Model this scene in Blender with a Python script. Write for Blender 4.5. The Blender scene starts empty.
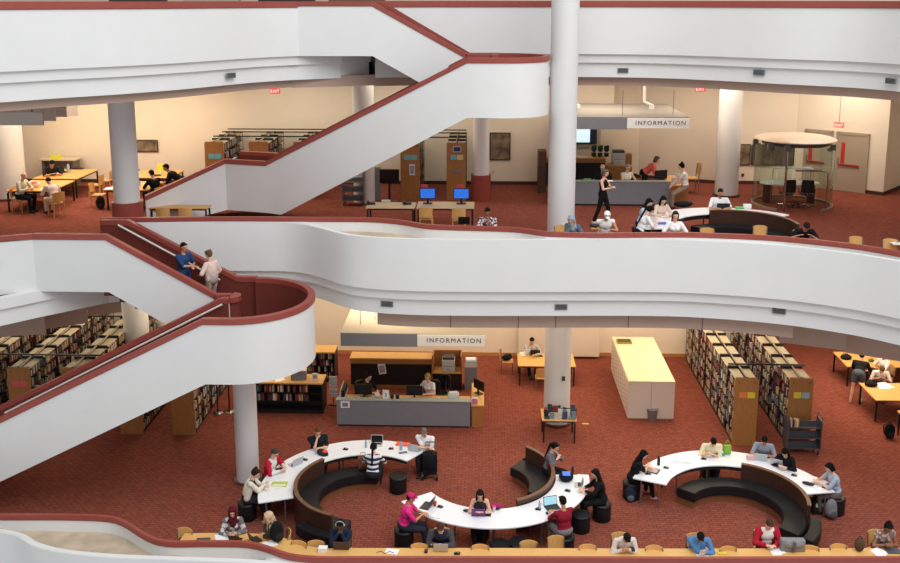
import bpy, bmesh, math, random
from mathutils import Vector, Matrix
random.seed(7)
SC = bpy.context.scene
COL = SC.collection
PI = math.pi
R_ = math.radians
# ---------------------------------------------------------------- camera model (900x563 frame)
FPX = 950.0; TH = R_(10.6); YAW = R_(2.1); HC = 13.1
F1 = 0.0; F2 = 5.95; F3 = 11.9
_F = (-math.sin(YAW)*math.cos(TH), math.cos(YAW)*math.cos(TH), -math.sin(TH))
_R = (math.cos(YAW), math.sin(YAW), 0)
_U = (-math.sin(YAW)*math.sin(TH), math.cos(YAW)*math.sin(TH), math.cos(TH))
def ray(x, y):
    u = (x-450)/FPX; v = (178-y)/FPX
    return [_F[i]+_R[i]*u+_U[i]*v for i in range(3)]
def pz(x, y, z=0.0):            # point of the plane at height z seen at (x, y)
    r = ray(x, y); t = (z-HC)/r[2]; return (r[0]*t, r[1]*t, z)
def py(x, y, Y):                # point of the vertical plane at depth Y
    r = ray(x, y); t = Y/r[1]; return (r[0]*t, Y, HC+r[2]*t)
cam = bpy.data.cameras.new('camera'); cam.lens = FPX/900*36; cam.sensor_width = 36
cam.shift_y = -(281.5-178)/900; cam.clip_end = 300
co = bpy.data.objects.new('camera', cam); COL.objects.link(co)
co.location = (0, 0, HC); co.rotation_euler = (PI/2-TH, 0, YAW)
SC.camera = co
SC.view_settings.view_transform = 'Standard'; SC.view_settings.look = 'None'
SC.view_settings.gamma = 1; SC.view_settings.exposure = 0.14; SC.view_settings.use_curve_mapping = False
# ---------------------------------------------------------------- materials
MATS = {}
def lin(c):
    return tuple(((v/255)/12.92 if v/255 <= 0.04045 else (((v/255)+0.055)/1.055)**2.4) for v in c)
def mat(name, c, rough=0.6, noise=0.0, scale=8.0, metal=0.0, emit=None, es=1.0, trans=0.0, bump=0.0, spec=0.5):
    if name in MATS: return MATS[name]
    m = bpy.data.materials.new(name); m.use_nodes = True; nt = m.node_tree
    b = nt.nodes['Principled BSDF']; col = lin(c)
    b.inputs['Base Color'].default_value = (*col, 1); b.inputs['Roughness'].default_value = rough
    b.inputs['Metallic'].default_value = metal; b.inputs['Specular IOR Level'].default_value = spec
    if trans:
        b.inputs['Transmission Weight'].default_value = trans; b.inputs['IOR'].default_value = 1.1
    if emit:
        b.inputs['Emission Color'].default_value = (*lin(emit), 1); b.inputs['Emission Strength'].default_value = es
    if noise or bump:
        tc = nt.nodes.new('ShaderNodeTexCoord'); n = nt.nodes.new('ShaderNodeTexNoise')
        n.inputs['Scale'].default_value = scale; n.inputs['Detail'].default_value = 4
        nt.links.new(tc.outputs['Object'], n.inputs['Vector'])
        if noise:
            r = nt.nodes.new('ShaderNodeValToRGB')
            r.color_ramp.elements[0].position = 0.3; r.color_ramp.elements[1].position = 0.7
            r.color_ramp.elements[0].color = (*[v*(1-noise) for v in col], 1)
            r.color_ramp.elements[1].color = (*[min(1, v*(1+noise)) for v in col], 1)
            nt.links.new(n.outputs['Fac'], r.inputs['Fac']); nt.links.new(r.outputs['Color'], b.inputs['Base Color'])
        if bump:
            bp = nt.nodes.new('ShaderNodeBump'); bp.inputs['Strength'].default_value = bump
            nt.links.new(n.outputs['Fac'], bp.inputs['Height']); nt.links.new(bp.outputs['Normal'], b.inputs['Normal'])
    MATS[name] = m; return m
def wood(name, c, dark=0.25, sc=3.0, rough=0.45):
    if name in MATS: return MATS[name]
    m = mat(name, c, rough); nt = m.node_tree; b = nt.nodes['Principled BSDF']; col = lin(c)
    tc = nt.nodes.new('ShaderNodeTexCoord'); mp = nt.nodes.new('ShaderNodeMapping')
    mp.inputs['Scale'].default_value = (sc*6, sc*6, sc*0.5)
    n = nt.nodes.new('ShaderNodeTexNoise'); n.inputs['Scale'].default_value = 2; n.inputs['Detail'].default_value = 3
    r = nt.nodes.new('ShaderNodeValToRGB'); r.color_ramp.elements[0].position = .3; r.color_ramp.elements[1].position = .7
    r.color_ramp.elements[0].color = (*[v*(1-dark) for v in col], 1); r.color_ramp.elements[1].color = (*col, 1)
    nt.links.new(tc.outputs['Object'], mp.inputs['Vector']); nt.links.new(mp.outputs['Vector'], n.inputs['Vector'])
    nt.links.new(n.outputs['Fac'], r.inputs['Fac']); nt.links.new(r.outputs['Color'], b.inputs['Base Color'])
    return m
def carpet_mat():
    m = mat('carpet', (158, 80, 66), 0.95, spec=0.1); nt = m.node_tree; b = nt.nodes['Principled BSDF']
    tc = nt.nodes.new('ShaderNodeTexCoord')
    br = nt.nodes.new('ShaderNodeTexBrick'); br.inputs['Scale'].default_value = 2.6
    br.inputs['Color1'].default_value = (*lin((148, 82, 64)), 1); br.inputs['Color2'].default_value = (*lin((132, 72, 58)), 1)
    br.inputs['Mortar'].default_value = (*lin((116, 63, 53)), 1); br.inputs['Mortar Size'].default_value = .05
    br.inputs['Mortar Smooth'].default_value = .6
    n2 = nt.nodes.new('ShaderNodeTexNoise'); n2.inputs['Scale'].default_value = 7.0; n2.inputs['Detail'].default_value = 6
    n2.inputs['Roughness'].default_value = .75
    mp = nt.nodes.new('ShaderNodeMapRange'); mp.inputs[1].default_value = .3; mp.inputs[2].default_value = .7
    mp.inputs[3].default_value = .72; mp.inputs[4].default_value = 1.25
    mx = nt.nodes.new('ShaderNodeMix'); mx.data_type = 'RGBA'; mx.blend_type = 'MULTIPLY'; mx.inputs[0].default_value = 1
    nt.links.new(tc.outputs['Object'], br.inputs['Vector']); nt.links.new(tc.outputs['Object'], n2.inputs['Vector'])
    nt.links.new(n2.outputs['Fac'], mp.inputs[0]); nt.links.new(br.outputs['Color'], mx.inputs[6])
    nt.links.new(mp.outputs[0], mx.inputs[7]); nt.links.new(mx.outputs[2], b.inputs['Base Color'])
    return m
CARPET = carpet_mat()
WHITE = mat('parapet_white', (226, 226, 224), 0.7, noise=.015, scale=1.5)
RED = mat('rail_red', (150, 70, 59), 0.45, noise=.05, scale=6)
BROWN = mat('stair_lining', (112, 46, 34), 0.8, noise=.08, scale=3)
TAUPE = mat('bulkhead_taupe', (182, 156, 140), 0.8, noise=.02, scale=2)
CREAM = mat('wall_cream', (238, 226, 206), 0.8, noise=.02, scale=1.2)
CREAM2 = mat('wall_darker_cream', (224, 210, 190), 0.8, noise=.02, scale=1.2)  # slightly darker cream, used on some of the walls
COLW = mat('column_white', (220, 219, 217), 0.7, noise=.015, scale=2)
CEIL = mat('ceiling_white', (205, 198, 185), 0.9)
OAK = wood('oak_top', (226, 176, 104), .12)
OAKP = wood('oak_panel', (178, 122, 66), .25)
OAKC = wood('oak_chair', (222, 172, 104), .15)
DKWOOD = wood('dark_wood', (70, 42, 32), .3)
BASEW = wood('baseboard_oak', (196, 140, 84), .2)
BLACK = mat('black_metal', (28, 27, 28), .45)
LEATHER = mat('black_leather', (24, 24, 27), .5, noise=.2, scale=5, spec=.3)
TBLW = mat('table_white', (236, 238, 240), .35)
STEEL = mat('brushed_steel', (150, 150, 152), .35, metal=.8)
CHROME = mat('chrome', (190, 190, 195), .18, metal=1)
GREYF = mat('desk_grey', (128, 130, 136), .55, noise=.03, scale=3)
GREYT = mat('desk_top_grey', (160, 168, 160), .45)
PUTTY = mat('cabinet_putty', (222, 208, 192), .55)
PUTTYT = mat('cabinet_top', (236, 216, 176), .5)
SCREEN = mat('screen_off', (18, 19, 22), .2)
PLASTIC = mat('black_plastic', (22, 22, 24), .4)
LGREY = mat('light_grey_plastic', (206, 206, 202), .5)
PAPER = mat('paper', (240, 240, 238), .8)
SILVER = mat('laptop_silver', (186, 188, 192), .35, metal=.4)
BLUESCR = mat('screen_blue', (40, 90, 190), .3, emit=(40, 110, 215), es=.7)
WHSCR = mat('screen_white', (200, 220, 230), .3, emit=(200, 226, 240), es=.9)
def glass_mat():
    m = bpy.data.materials.new('booth_glass'); m.use_nodes = True; nt = m.node_tree; nt.nodes.clear()
    o = nt.nodes.new('ShaderNodeOutputMaterial'); mx = nt.nodes.new('ShaderNodeMixShader'); t = nt.nodes.new('ShaderNodeBsdfTransparent'); g = nt.nodes.new('ShaderNodeBsdfGlossy'); f = nt.nodes.new('ShaderNodeLayerWeight'); pw = nt.nodes.new('ShaderNodeMath'); pw.operation = 'POWER'; pw.inputs[1].default_value = 3; ml = nt.nodes.new('ShaderNodeMath'); ml.operation = 'MULTIPLY_ADD'; ml.inputs[1].default_value = .4; ml.inputs[2].default_value = .03
    t.inputs[0].default_value = (.90, .95, .92, 1); g.inputs['Roughness'].default_value = .03; f.inputs['Blend'].default_value = .5; nt.links.new(f.outputs['Facing'], pw.inputs[0]); nt.links.new(pw.outputs[0], ml.inputs[0])
    nt.links.new(ml.outputs[0], mx.inputs[0]); nt.links.new(t.outputs[0], mx.inputs[1]); nt.links.new(g.outputs[0], mx.inputs[2]); nt.links.new(mx.outputs[0], o.inputs[0]); return m
GLASS = glass_mat()
SOIL = mat('planter_soil', (190, 172, 148), .9, noise=.18, scale=2.2)
VENTM = mat('vent_grey', (122, 124, 126), .6)
SKIN = [mat('skin_a', (226, 178, 150), .55), mat('skin_b', (196, 142, 108), .55), mat('skin_c', (140, 94, 68), .55), mat('skin_d', (84, 56, 44), .55)]
def cloth(c):
    return mat('cloth_%02x%02x%02x' % c, c, .9, noise=.08, scale=14, spec=.15)
def plas(c, r=.5):
    return mat('plastic_%02x%02x%02x' % c, c, r)
# ---------------------------------------------------------------- mesh builder
class MB:
    def __init__(s): s.v = []; s.f = []
    def add(s, vs, fs):
        o = len(s.v); s.v += [tuple(p) for p in vs]; s.f += [tuple(i+o for i in f) for f in fs]; return s
    def box(s, x0, x1, y0, y1, z0, z1, rz=0, c=None):
        P = [(x, y, z) for z in (z0, z1) for (x, y) in ((x0, y0), (x1, y0), (x1, y1), (x0, y1))]
        if rz:
            c = c or ((x0+x1)/2, (y0+y1)/2); cs, sn = math.cos(rz), math.sin(rz)
            P = [(c[0]+(x-c[0])*cs-(y-c[1])*sn, c[1]+(x-c[0])*sn+(y-c[1])*cs, z) for x, y, z in P]
        return s.add(P, [(3, 2, 1, 0), (4, 5, 6, 7), (0, 1, 5, 4), (1, 2, 6, 5), (2, 3, 7, 6), (3, 0, 4, 7)])
    def prism(s, poly, z0, z1):
        n = len(poly)
        return s.add([(x, y, z0) for x, y in poly]+[(x, y, z1) for x, y in poly],
                     [tuple(reversed(range(n))), tuple(range(n, 2*n))]+[(i, (i+1) % n, n+(i+1) % n, n+i) for i in range(n)])
    def cyl(s, x, y, z0, z1, r, n=20, r1=None):
        r1 = r if r1 is None else r1
        A = [(x+r*math.cos(2*PI*i/n), y+r*math.sin(2*PI*i/n), z0) for i in range(n)]
        B = [(x+r1*math.cos(2*PI*i/n), y+r1*math.sin(2*PI*i/n), z1) for i in range(n)]
        return s.add(A+B, [tuple(reversed(range(n))), tuple(range(n, 2*n))]+[(i, (i+1) % n, n+(i+1) % n, n+i) for i in range(n)])
    def lathe(s, prof, x=0, y=0, n=20):
        V = []; Fc = []
        for (r, z) in prof: V += [(x+r*math.cos(2*PI*i/n), y+r*math.sin(2*PI*i/n), z) for i in range(n)]
        for k in range(len(prof)-1):
            for i in range(n):
                j = (i+1) % n; Fc.append((k*n+i, k*n+j, (k+1)*n+j, (k+1)*n+i))
        Fc.append(tuple(reversed(range(n)))); Fc.append(tuple(range((len(prof)-1)*n, len(prof)*n)))
        return s.add(V, Fc)
    def tube(s, pts, r, n=6, sq=1.0):
        pts = [Vector(p) for p in pts]; V = []; Fc = []
        for k, p in enumerate(pts):
            d = (pts[min(k+1, len(pts)-1)]-pts[max(k-1, 0)]).normalized()
            a = Vector((0, 0, 1)) if abs(d.z) < .9 else Vector((1, 0, 0))
            u = d.cross(a).normalized(); w = u.cross(d)
            rr = r[k] if isinstance(r, (list, tuple)) else r
            V += [tuple(p+(u*math.cos(2*PI*i/n)+w*sq*math.sin(2*PI*i/n))*rr) for i in range(n)]
        for k in range(len(pts)-1):
            for i in range(n):
                j = (i+1) % n; Fc.append((k*n+i, k*n+j, (k+1)*n+j, (k+1)*n+i))
        Fc.append(tuple(reversed(range(n)))); Fc.append(tuple(range((len(pts)-1)*n, len(pts)*n)))
        return s.add(V, Fc)
    def ell(s, c, r, n=12, m=8, M=None):
        V = []; Fc = []
        for k in range(m+1):
            t = PI*k/m
            for i in range(n):
                a = 2*PI*i/n; p = Vector((r[0]*math.sin(t)*math.cos(a), r[1]*math.sin(t)*math.sin(a), r[2]*math.cos(t)))
                if M: p = M @ p
                V.append((c[0]+p.x, c[1]+p.y, c[2]+p.z))
        for k in range(m):
            for i in range(n):
                j = (i+1) % n; Fc.append((k*n+i, (k+1)*n+i, (k+1)*n+j, k*n+j))
        return s.add(V, Fc)
    def arc(s, r0, r1, a0, a1, z0, z1, n=36, c=(0, 0)):
        V = []
        for i in range(n+1):
            a = R_(a0+(a1-a0)*i/n); cs, sn = math.cos(a), math.sin(a)
            V += [(c[0]+r0*cs, c[1]+r0*sn, z0), (c[0]+r1*cs, c[1]+r1*sn, z0), (c[0]+r1*cs, c[1]+r1*sn, z1), (c[0]+r0*cs, c[1]+r0*sn, z1)]
        Fc = [(0, 1, 2, 3), tuple(4*n+k for k in (3, 2, 1, 0))]
        for i in range(n):
            for k in range(4):
                a = 4*i+k; b = 4*i+(k+1) % 4; Fc.append((a, a+4, b+4, b))
        return s.add(V, Fc)
    def wall(s, pts, off0=0.0, off1=0.12):
        # pts: (x, y, zbot, ztop) along a plan polyline; the solid lies between offsets off0 and off1 to the LEFT of travel
        n = len(pts); V = []
        for i, p in enumerate(pts):
            a = pts[max(i-1, 0)]; b = pts[min(i+1, n-1)]
            def nrm(u, v):
                d = Vector((v[0]-u[0], v[1]-u[1])); d.normalize() if d.length > 1e-9 else None; return Vector((-d.y, d.x))
            if 0 < i < n-1:
                n1, n2 = nrm(a, p), nrm(p, b); nn = (n1+n2); nn.normalize(); k = 1/max(.4, nn.dot(n1)); nn = nn*k
            else: nn = nrm(a, b)
            for o, z in ((off0, p[2]), (off1, p[2]), (off1, p[3]), (off0, p[3])): V.append((p[0]+nn.x*o, p[1]+nn.y*o, z))
        Fc = [(0, 1, 2, 3), tuple(4*(n-1)+k for k in (3, 2, 1, 0))]
        for i in range(n-1):
            for k in range(4):
                a = 4*i+k; b = 4*i+(k+1) % 4; Fc.append((a, a+4, b+4, b))
        return s.add(V, Fc)
    def mesh(s, name, m, smooth=False, bevel=0):
        me = bpy.data.meshes.new(name); me.from_pydata(s.v, [], s.f)
        bm = bmesh.new(); bm.from_mesh(me); bmesh.ops.recalc_face_normals(bm, faces=bm.faces)
        if bevel: bmesh.ops.bevel(bm, geom=[e for e in bm.edges if e.calc_face_angle(0) > .6], offset=bevel, segments=2, affect='EDGES', clamp_overlap=True)
        bm.to_mesh(me); bm.free()
        if m: me.materials.append(m)
        if smooth:
            me.polygons.foreach_set('use_smooth', [True]*len(me.polygons)); me.set_sharp_from_angle(angle=R_(35))
        return me
    def build(s, name, m, parent=None, smooth=False, bevel=0, loc=None, rz=0):
        o = bpy.data.objects.new(name, s.mesh(name, m, smooth, bevel)); COL.objects.link(o)
        if parent: o.parent = parent
        if loc: o.location = loc
        if rz: o.rotation_euler = (0, 0, rz)
        return o
def tag(o, label=None, cat=None, group=None, kind=None):
    if label: o['label'] = label
    if cat: o['category'] = cat
    if group: o['group'] = group
    if kind: o['kind'] = kind
    return o
def empty(name, loc, rz=0, label=None, cat=None, group=None, s=1.0):
    o = bpy.data.objects.new(name, None); COL.objects.link(o); o.empty_display_size = .1
    o.location = loc; o.rotation_euler = (0, 0, rz); o.scale = (s, s, s)
    return tag(o, label, cat, group)
def struct(o): o['kind'] = 'structure'; return o
# a kind = list of (part name, mesh, [sub-parts]); put() makes one thing out of it
def put(name, kind, loc, rz=0, label=None, cat=None, group=None, s=1.0):
    if len(kind) == 1 and not kind[0][2]:
        o = bpy.data.objects.new(name, kind[0][1]); COL.objects.link(o)
        o.location = loc; o.rotation_euler = (0, 0, rz); o.scale = (s, s, s)
        return tag(o, label, cat, group)
    t = empty(name, loc, rz, label, cat, group, s)
    def rec(ks, par):
        for nm, me, sub in ks:
            o = bpy.data.objects.new(nm, me); COL.objects.link(o); o.parent = par
            rec(sub, o)
    rec(kind, t); return t
def P(name, mb, m, sub=(), smooth=False, bevel=0):
    return (name, mb.mesh(name, m, smooth, bevel), list(sub))
def text(txt, size, loc, m, name, parent=None, rx=PI/2, rz=0, ext=.004, space=1.0, align='LEFT'):
    cu = bpy.data.curves.new(name, 'FONT'); cu.body = txt; cu.size = size; cu.extrude = ext; cu.space_character = space
    cu.align_x = align; cu.resolution_u = 3
    t = bpy.data.objects.new('tmp', cu); COL.objects.link(t); bpy.context.view_layer.update()
    me = bpy.data.meshes.new_from_object(t.evaluated_get(bpy.context.evaluated_depsgraph_get()))
    bpy.data.objects.remove(t); me.name = name; me.materials.clear(); me.materials.append(m)
    me.transform(Matrix.Rotation(rz, 4, 'Z') @ Matrix.Rotation(rx, 4, 'X'))
    o = bpy.data.objects.new(name, me); COL.objects.link(o); o.location = loc
    if parent: o.parent = parent
    return o
def smooth_curve(pts, n=6):     # Catmull-Rom through plan points
    out = []
    for i in range(len(pts)-1):
        p0 = pts[max(i-1, 0)]; p1 = pts[i]; p2 = pts[i+1]; p3 = pts[min(i+2, len(pts)-1)]
        for k in range(n):
            t = k/n
            out.append(tuple(.5*((2*p1[j])+(-p0[j]+p2[j])*t+(2*p0[j]-5*p1[j]+4*p2[j]-p3[j])*t*t+(-p0[j]+3*p1[j]-3*p2[j]+p3[j])*t**3) for j in range(2)))
    out.append(tuple(pts[-1][:2])); return out
# ================================================================ ARCHITECTURE
def xy(p): return (p[0], p[1])
# ---- level 2 edge curve (rail) and the outer face where it bows away to hold a planter trough
L2R = smooth_curve([xy(pz(x, y, F2+1.12)) for x, y in [(101.5,217.3),(150,217),(220,216.3),(330,216.8),(372,217.3),(400,219.5),(425,223.5),(450,225),(490,226),(518,227.3),(535,229.5),(552,231.5),(600,232.5),(675,232),(720,233),(780,236),(850,243),(900,251),(980,266)]], 4)
L2O = smooth_curve([xy(pz(x, y, F2-.45)) for x, y in [(150,268),(210,271),(262,274.5),(283,277),(305,280),(330,284),(355,287),(380,289.5),(420,291.3),(480,292),(560,292),(640,292),(700,293.5),(780,299.5),(850,309),(900,319),(980,337)]], 4)
def dens(poly, n):             # n points evenly along a polyline
    L = [0]
    for a, b in zip(poly, poly[1:]): L.append(L[-1]+math.dist(a, b))
    out = []
    for i in range(n):
        t = L[-1]*i/(n-1); k = max(j for j in range(len(L)) if L[j] <= t+1e-9); k = min(k, len(poly)-2)
        u = (t-L[k])/(L[k+1]-L[k]); out.append((poly[k][0]+(poly[k+1][0]-poly[k][0])*u, poly[k][1]+(poly[k+1][1]-poly[k][1])*u))
    return out
def at_x(poly, x):
    for a, b in zip(poly, poly[1:]):
        if min(a[0], b[0]) <= x <= max(a[0], b[0]) and abs(a[0]-b[0]) > 1e-6:
            return a[1]+(b[1]-a[1])*(x-a[0])/(b[0]-a[0])
    return poly[0][1] if x < poly[0][0] else poly[-1][1]
_trim = [0]
def trim(): _trim[0] += 1; return 'trim_%d' % _trim[0]
def parapet(edge, fz, label=None, bands=True, up=0):
    """edge: plan points left to right (camera side). White face, two stepped bands, red rail cap."""
    w = MB().wall([(x, y, fz-.45, fz+.96+up) for x, y in edge], 0, .16)
    if bands: w.wall([(x, y, fz-.72, fz-.43) for x, y in edge], .10, .30)
    if bands: w.wall([(x, y, fz-1.18, fz-.70) for x, y in edge], .20, .40)
    o = struct(w.build(trim(), WHITE, smooth=True)); return o
def cap(edge, fz, parent, off=(-.04, .12), up=0):
    c = MB().wall([(x, y, fz+.99+up-(.06 if up else 0), fz+1.12+up) for x, y in edge], *off)
    return c.build('rail_cap', RED, parent, smooth=True, bevel=.015)
# L2, right of the stair
N = 110
xs = [L2R[0][0]+(L2R[-1][0]-L2R[0][0])*i/(N-1) for i in range(N)]
rail2 = [(x, at_x(L2R, x)) for x in xs]
XJ0, XJ1 = pz(258, 240, F2+1)[0], pz(352, 240, F2+1)[0]
def _o2(x):
    t = max(0, min(1, (x-XJ0)/(XJ1-XJ0))); t = t*t*(3-2*t); a = at_x(L2R, x)-.12; b = min(at_x(L2O, x), at_x(L2R, x)-.12); return a+(b-a)*t
out2 = [(x, _o2(x)) for x in xs]
p2 = parapet(out2, F2)
cap(rail2, F2, p2, (-.1, .02))
def ledge(rail, outer, z, parent, wmin=.34, depth=.24):
    V = []; Fc = []; SV = []; SF = []
    prof_prev = None
    led = MB(); so = MB()
    secs = []
    for r, o in zip(rail, outer):
        d = Vector((o[0]-r[0], o[1]-r[1])); w = max(d.length, .03); u = d.normalized() if d.length > 1e-6 else Vector((0, -1))
        lip = min(.14, w*.45)
        t = max(0, min(1, (w-wmin)/.25)); t = t*t*(3-2*t)
        a = lip*.3; b = w-lip
        dz = depth*t
        pts = [(0, 0), (a, 0), (a+.03*t, -dz), (b-.03*t, -dz), (b, 0), (w-.02, 0)]
        secs.append([(r[0]+u.x*s, r[1]+u.y*s, z+h) for s, h in pts])
    for i in range(len(secs)-1):
        A, B = secs[i], secs[i+1]
        for k in range(5):
            tgt = so if (k == 2 and (A[2][2] < z-.1 and B[2][2] < z-.1)) else led
            tgt.add([A[k], A[k+1], B[k+1], B[k]], [(0, 1, 2, 3)])
    led.build('ledge', WHITE, parent)
    if so.v: so.build('planter_bed', SOIL, parent)
ledge([(x, y-.04) for x, y in rail2], out2, F2+.965, p2)
# a solid top over the white wall where rail stands back is given by the ledge; inner wall under the rail
MB().wall([(x, y, F2-.3, F2+1.0) for x, y in rail2], -.08, .01).build('rail_wall', WHITE, p2)
# ---- level 1 edge
r1p = [(-140,513),(0,513.5),(60,513.6),(105,515),(125,520),(150,535),(170,540),(200,540),(240,540.3),(255,542),(270,546),(290,553),(320,556),(360,556),(500,556),(700,556.5),(900,556),(1000,556)]
L1R = smooth_curve([xy(pz(x, y, 1.12)) for x, y in r1p], 5)
o1p = [(-140,500+20),(0,533),(30,545),(60,553),(110,558),(160,560),(200,561.5),(240,563),(270,565),(300,567),(400,567.5),(1000,567.5)]
L1O = smooth_curve([xy(pz(x, y, .96)) for x, y in o1p], 5)
xs = [L1R[0][0]+(L1R[-1][0]-L1R[0][0])*i/139 for i in range(140)]
rail1 = [(x, at_x(L1R, x)) for x in xs]; out1 = [(x, min(at_x(L1O, x), at_x(L1R, x)-.03)) for x in xs]
p1 = parapet(out1, F1); cap(rail1, F1, p1, (-.1, .02))
MB().wall([(x, y, -.3, 1.0) for x, y in rail1], -.08, .01).build('rail_wall', WHITE, p1)
ledge([(x, y-.04) for x, y in rail1], out1, .965, p1)
# ---- level 3 edge
L3l = [(-90,58-.0),(0,72),(60,69),(120,66.3),(180,63),(225,60),(262,57.6),(299,56)]
L3L = smooth_curve([xy(pz(x, y, F3-.45)) for x, y in [(-90,75.5)]+L3l[1:]], 4)
L3P = [(376,54.6),(450,54),(560,54),(640,54.5),(700,56),(780,59),(850,61.5),(900,64.5),(990,72)]
L3R = smooth_curve([xy(pz(x, y, F3-.45)) for x, y in L3P], 4)
YN3 = L3L[-1][1]              # depth of the near parapet of the level-3 stair
p3a = parapet(L3L, F3, up=.05); cap(L3L, F3, p3a, up=.05)
p3b = parapet(L3R, F3, up=.06); cap(L3R, F3, p3b, up=.06)
# ---- level 2, left of the stair
A2 = pz(32, 234, F2+1.12); B2 = pz(105, 234.5, F2+1.12)
YN2 = (A2[1]+B2[1])/2
edge2l = [xy(pz(-120, 246, F2+1.12)), xy(pz(0, 236.5, F2+1.12)), (A2[0], YN2)]
p2l = parapet(edge2l, F2, bands=False); cap(edge2l, F2, p2l)
# ---- slabs
def slab(poly, z, name='floor', th=.4, m=None):
    return struct(MB().prism(poly, z-th, z).build(name, m or CARPET))
e1 = [(x, y+.1) for x, y in rail1]
slab([(-26, e1[0][1])]+e1+[(18, e1[-1][1]), (18, 42), (-26, 42)], F1)
XS2 = py(101, 230, 25)[0]     # top of the level-2 stair
e2 = [(x, y+.1) for x, y in rail2]
YF2 = rail2[0][1]             # depth of the far parapet of the level-2 stair
slab([(-26, edge2l[0][1]+.1)]+[(x, y+.1) for x, y in edge2l]+[(XS2, YN2+.1), (XS2, YF2+.1)]+e2+[(18, e2[-1][1]), (18, 42), (-26, 42)], F2)
XS3 = py(372, 10, 29)[0]
slab([(-26, L3L[0][1]+.1)]+[(x, y+.1) for x, y in L3L]+[(XS3, YN3+.1), (XS3, L3R[0][1]+.1)]+[(x, y+.1) for x, y in L3R]+[(18, L3R[-1][1]+.1), (18, 44), (-26, 44)], F3)
# suspended ceilings under the slabs of level 2 and level 3
def ceil(poly, z): return struct(MB().prism(poly, z, z+.12).build('ceiling', CEIL))
ceil([(-26, 24.6), (-12, 25.2), (-9.9, 27.3), (-4.4, 27.0), (-3, 25.4), (9.5, 25.0), (11.5, 23.8), (18, 22.8), (18, 42), (-26, 42)], F2-1.35)
ceil([(-26, 24), (-12, 24.2), (-8.6, 27.3), (-6.5, 29.4), (-1, 30.6), (6, 30.6), (8.6, 29.6), (11.5, 27.6), (18, 24.6), (18, 44), (-26, 44)], F3-1.35)
# taupe bulkheads (drop panels) under the edges
def bulk(pts, z0, z1, m=TAUPE, th=.12, name=None, cuts=0):
    o = struct(MB().wall([(x, y, z0, z1) for x, y in pts], 0, th).build(name or trim(), m)); return o
def off(poly, d):
    out = []
    for i, p in enumerate(poly):
        a = poly[max(i-1, 0)]; b = poly[min(i+1, len(poly)-1)]; t = Vector((b[0]-a[0], b[1]-a[1])).normalized()
        out.append((p[0]-t.y*d, p[1]+t.x*d))
    return out
o3 = off(L3R, .45); bulk(o3, F3-1.46, F3-1.1, TAUPE)
q1 = pz(345, 78, F3-1.18); q2 = pz(374, 75.8, F3-1.18); e3 = [L3L[-2], L3L[-1], (q1[0], q1[1]-.2), (q2[0], q2[1]-.2)]
struct(MB().wall([(x, y, F3-.72, F3-.43) for x, y in e3], .104, .3).wall([(x, y, F3-1.18, F3-.7) for x, y in e3], .204, .4).wall([(x, y, F3-.5, F3-.1) for x, y in e3[1:]], .25, .4).build(trim(), WHITE))
o3l = off(L3L, .45); bulk(o3l, F3-1.42, F3-1.1, TAUPE)
bulk([(o3l[-1][0], o3l[-1][1]), (o3[0][0], o3[0][1])], F3-1.44, F3-1.1)
x374 = pz(374, 318, F2-1.2)[0]
o2 = [p for p in off(out2, .5) if p[0] > x374 and p[0] < 8.3]
bulk(o2, F2-1.62, F2-1.1)
bk = [o for o in COL.objects if o.name.startswith('trim')][-1]
for q in (450, 519, 557, 631, 705):      # joints in the bulkhead
    X = pz(q, 322, F2-1.3)[0]; Y = at_x(o2, X); MB().box(X-.012, X+.012, Y-.012, Y+.02, F2-1.62, F2-1.15).build('joint', plas((120, 100, 90)), bk)
a, b = pz(778, 347, F2-1.9), pz(826, 341, F2-1.9)
bulk([py(779, 340, 25.2)[:2], py(846, 345, 24.6)[:2]], py(800, 345, 25)[2], F2-1.1)
bulk([py(846, 345, 25.1)[:2], py(990, 352, 23.6)[:2]], py(870, 355.5, 24.9)[2], F2-1.1)
# zigzag bulkheads on the left of level 1
bulk([py(0-60, 330, 25.0)[:2], py(45.5, 333, 25.6)[:2]], py(40, 334, 25.6)[2], F2-1.1)
bulk([py(45.5, 330, 26.4)[:2], py(89, 333, 27.0)[:2]], py(80, 325, 26.8)[2], F2-1.1)
bulk([py(89, 330, 27.8)[:2], py(123, 333, 28.2)[:2]], py(100, 314, 28)[2], F2-1.1)
# the edge of the level-2 slab continues under the stair
ee = [(edge2l[0][0], edge2l[0][1]+.1), xy(pz(0, 326, F2-1.18)), xy(pz(45, 316, F2-1.18)), xy(pz(112, 302, F2-1.18)), xy(pz(165, 298, F2-1.18))]; ee = [(p[0], p[1]-.15) for p in ee]
struct(MB().wall([(x, y, F2-.72, F2-.43) for x, y in ee], 0, .25).wall([(x, y, F2-1.18, F2-.7) for x, y in off(ee, .1)], 0, .25).build(trim(), WHITE))

# ---- walls
def wallp(name, pts, z0, z1, m=CREAM, base=True, bm=None, th=.2):
    o = struct(MB().wall([(x, y, z0, z1) for x, y in pts], 0, th).build(name, m))
    if base:
        b = struct(MB().wall([(x, y, z0, z0+.13) for x, y in pts], -.03, 0).build('baseboard_'+name.split('_', 1)[1].split('.')[0], bm or BASEW))
    return o
C1 = F2-1.35; C2 = F3-1.35
wallp('wall_back', [(-26, 34.0), (4.35, 33.8)], 0, C1)
wallp('wall_back', [(4.35, 33.95), (9.9, 33.95)], 0, C1)
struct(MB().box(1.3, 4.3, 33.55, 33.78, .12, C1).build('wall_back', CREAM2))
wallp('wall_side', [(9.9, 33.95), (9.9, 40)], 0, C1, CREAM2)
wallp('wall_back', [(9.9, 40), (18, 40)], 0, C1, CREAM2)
for fz, c in ((0, C1), (F2, C2)): struct(MB().box(-22.2, -22, 24, 40, fz, c).build('wall_left', CREAM))
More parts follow.
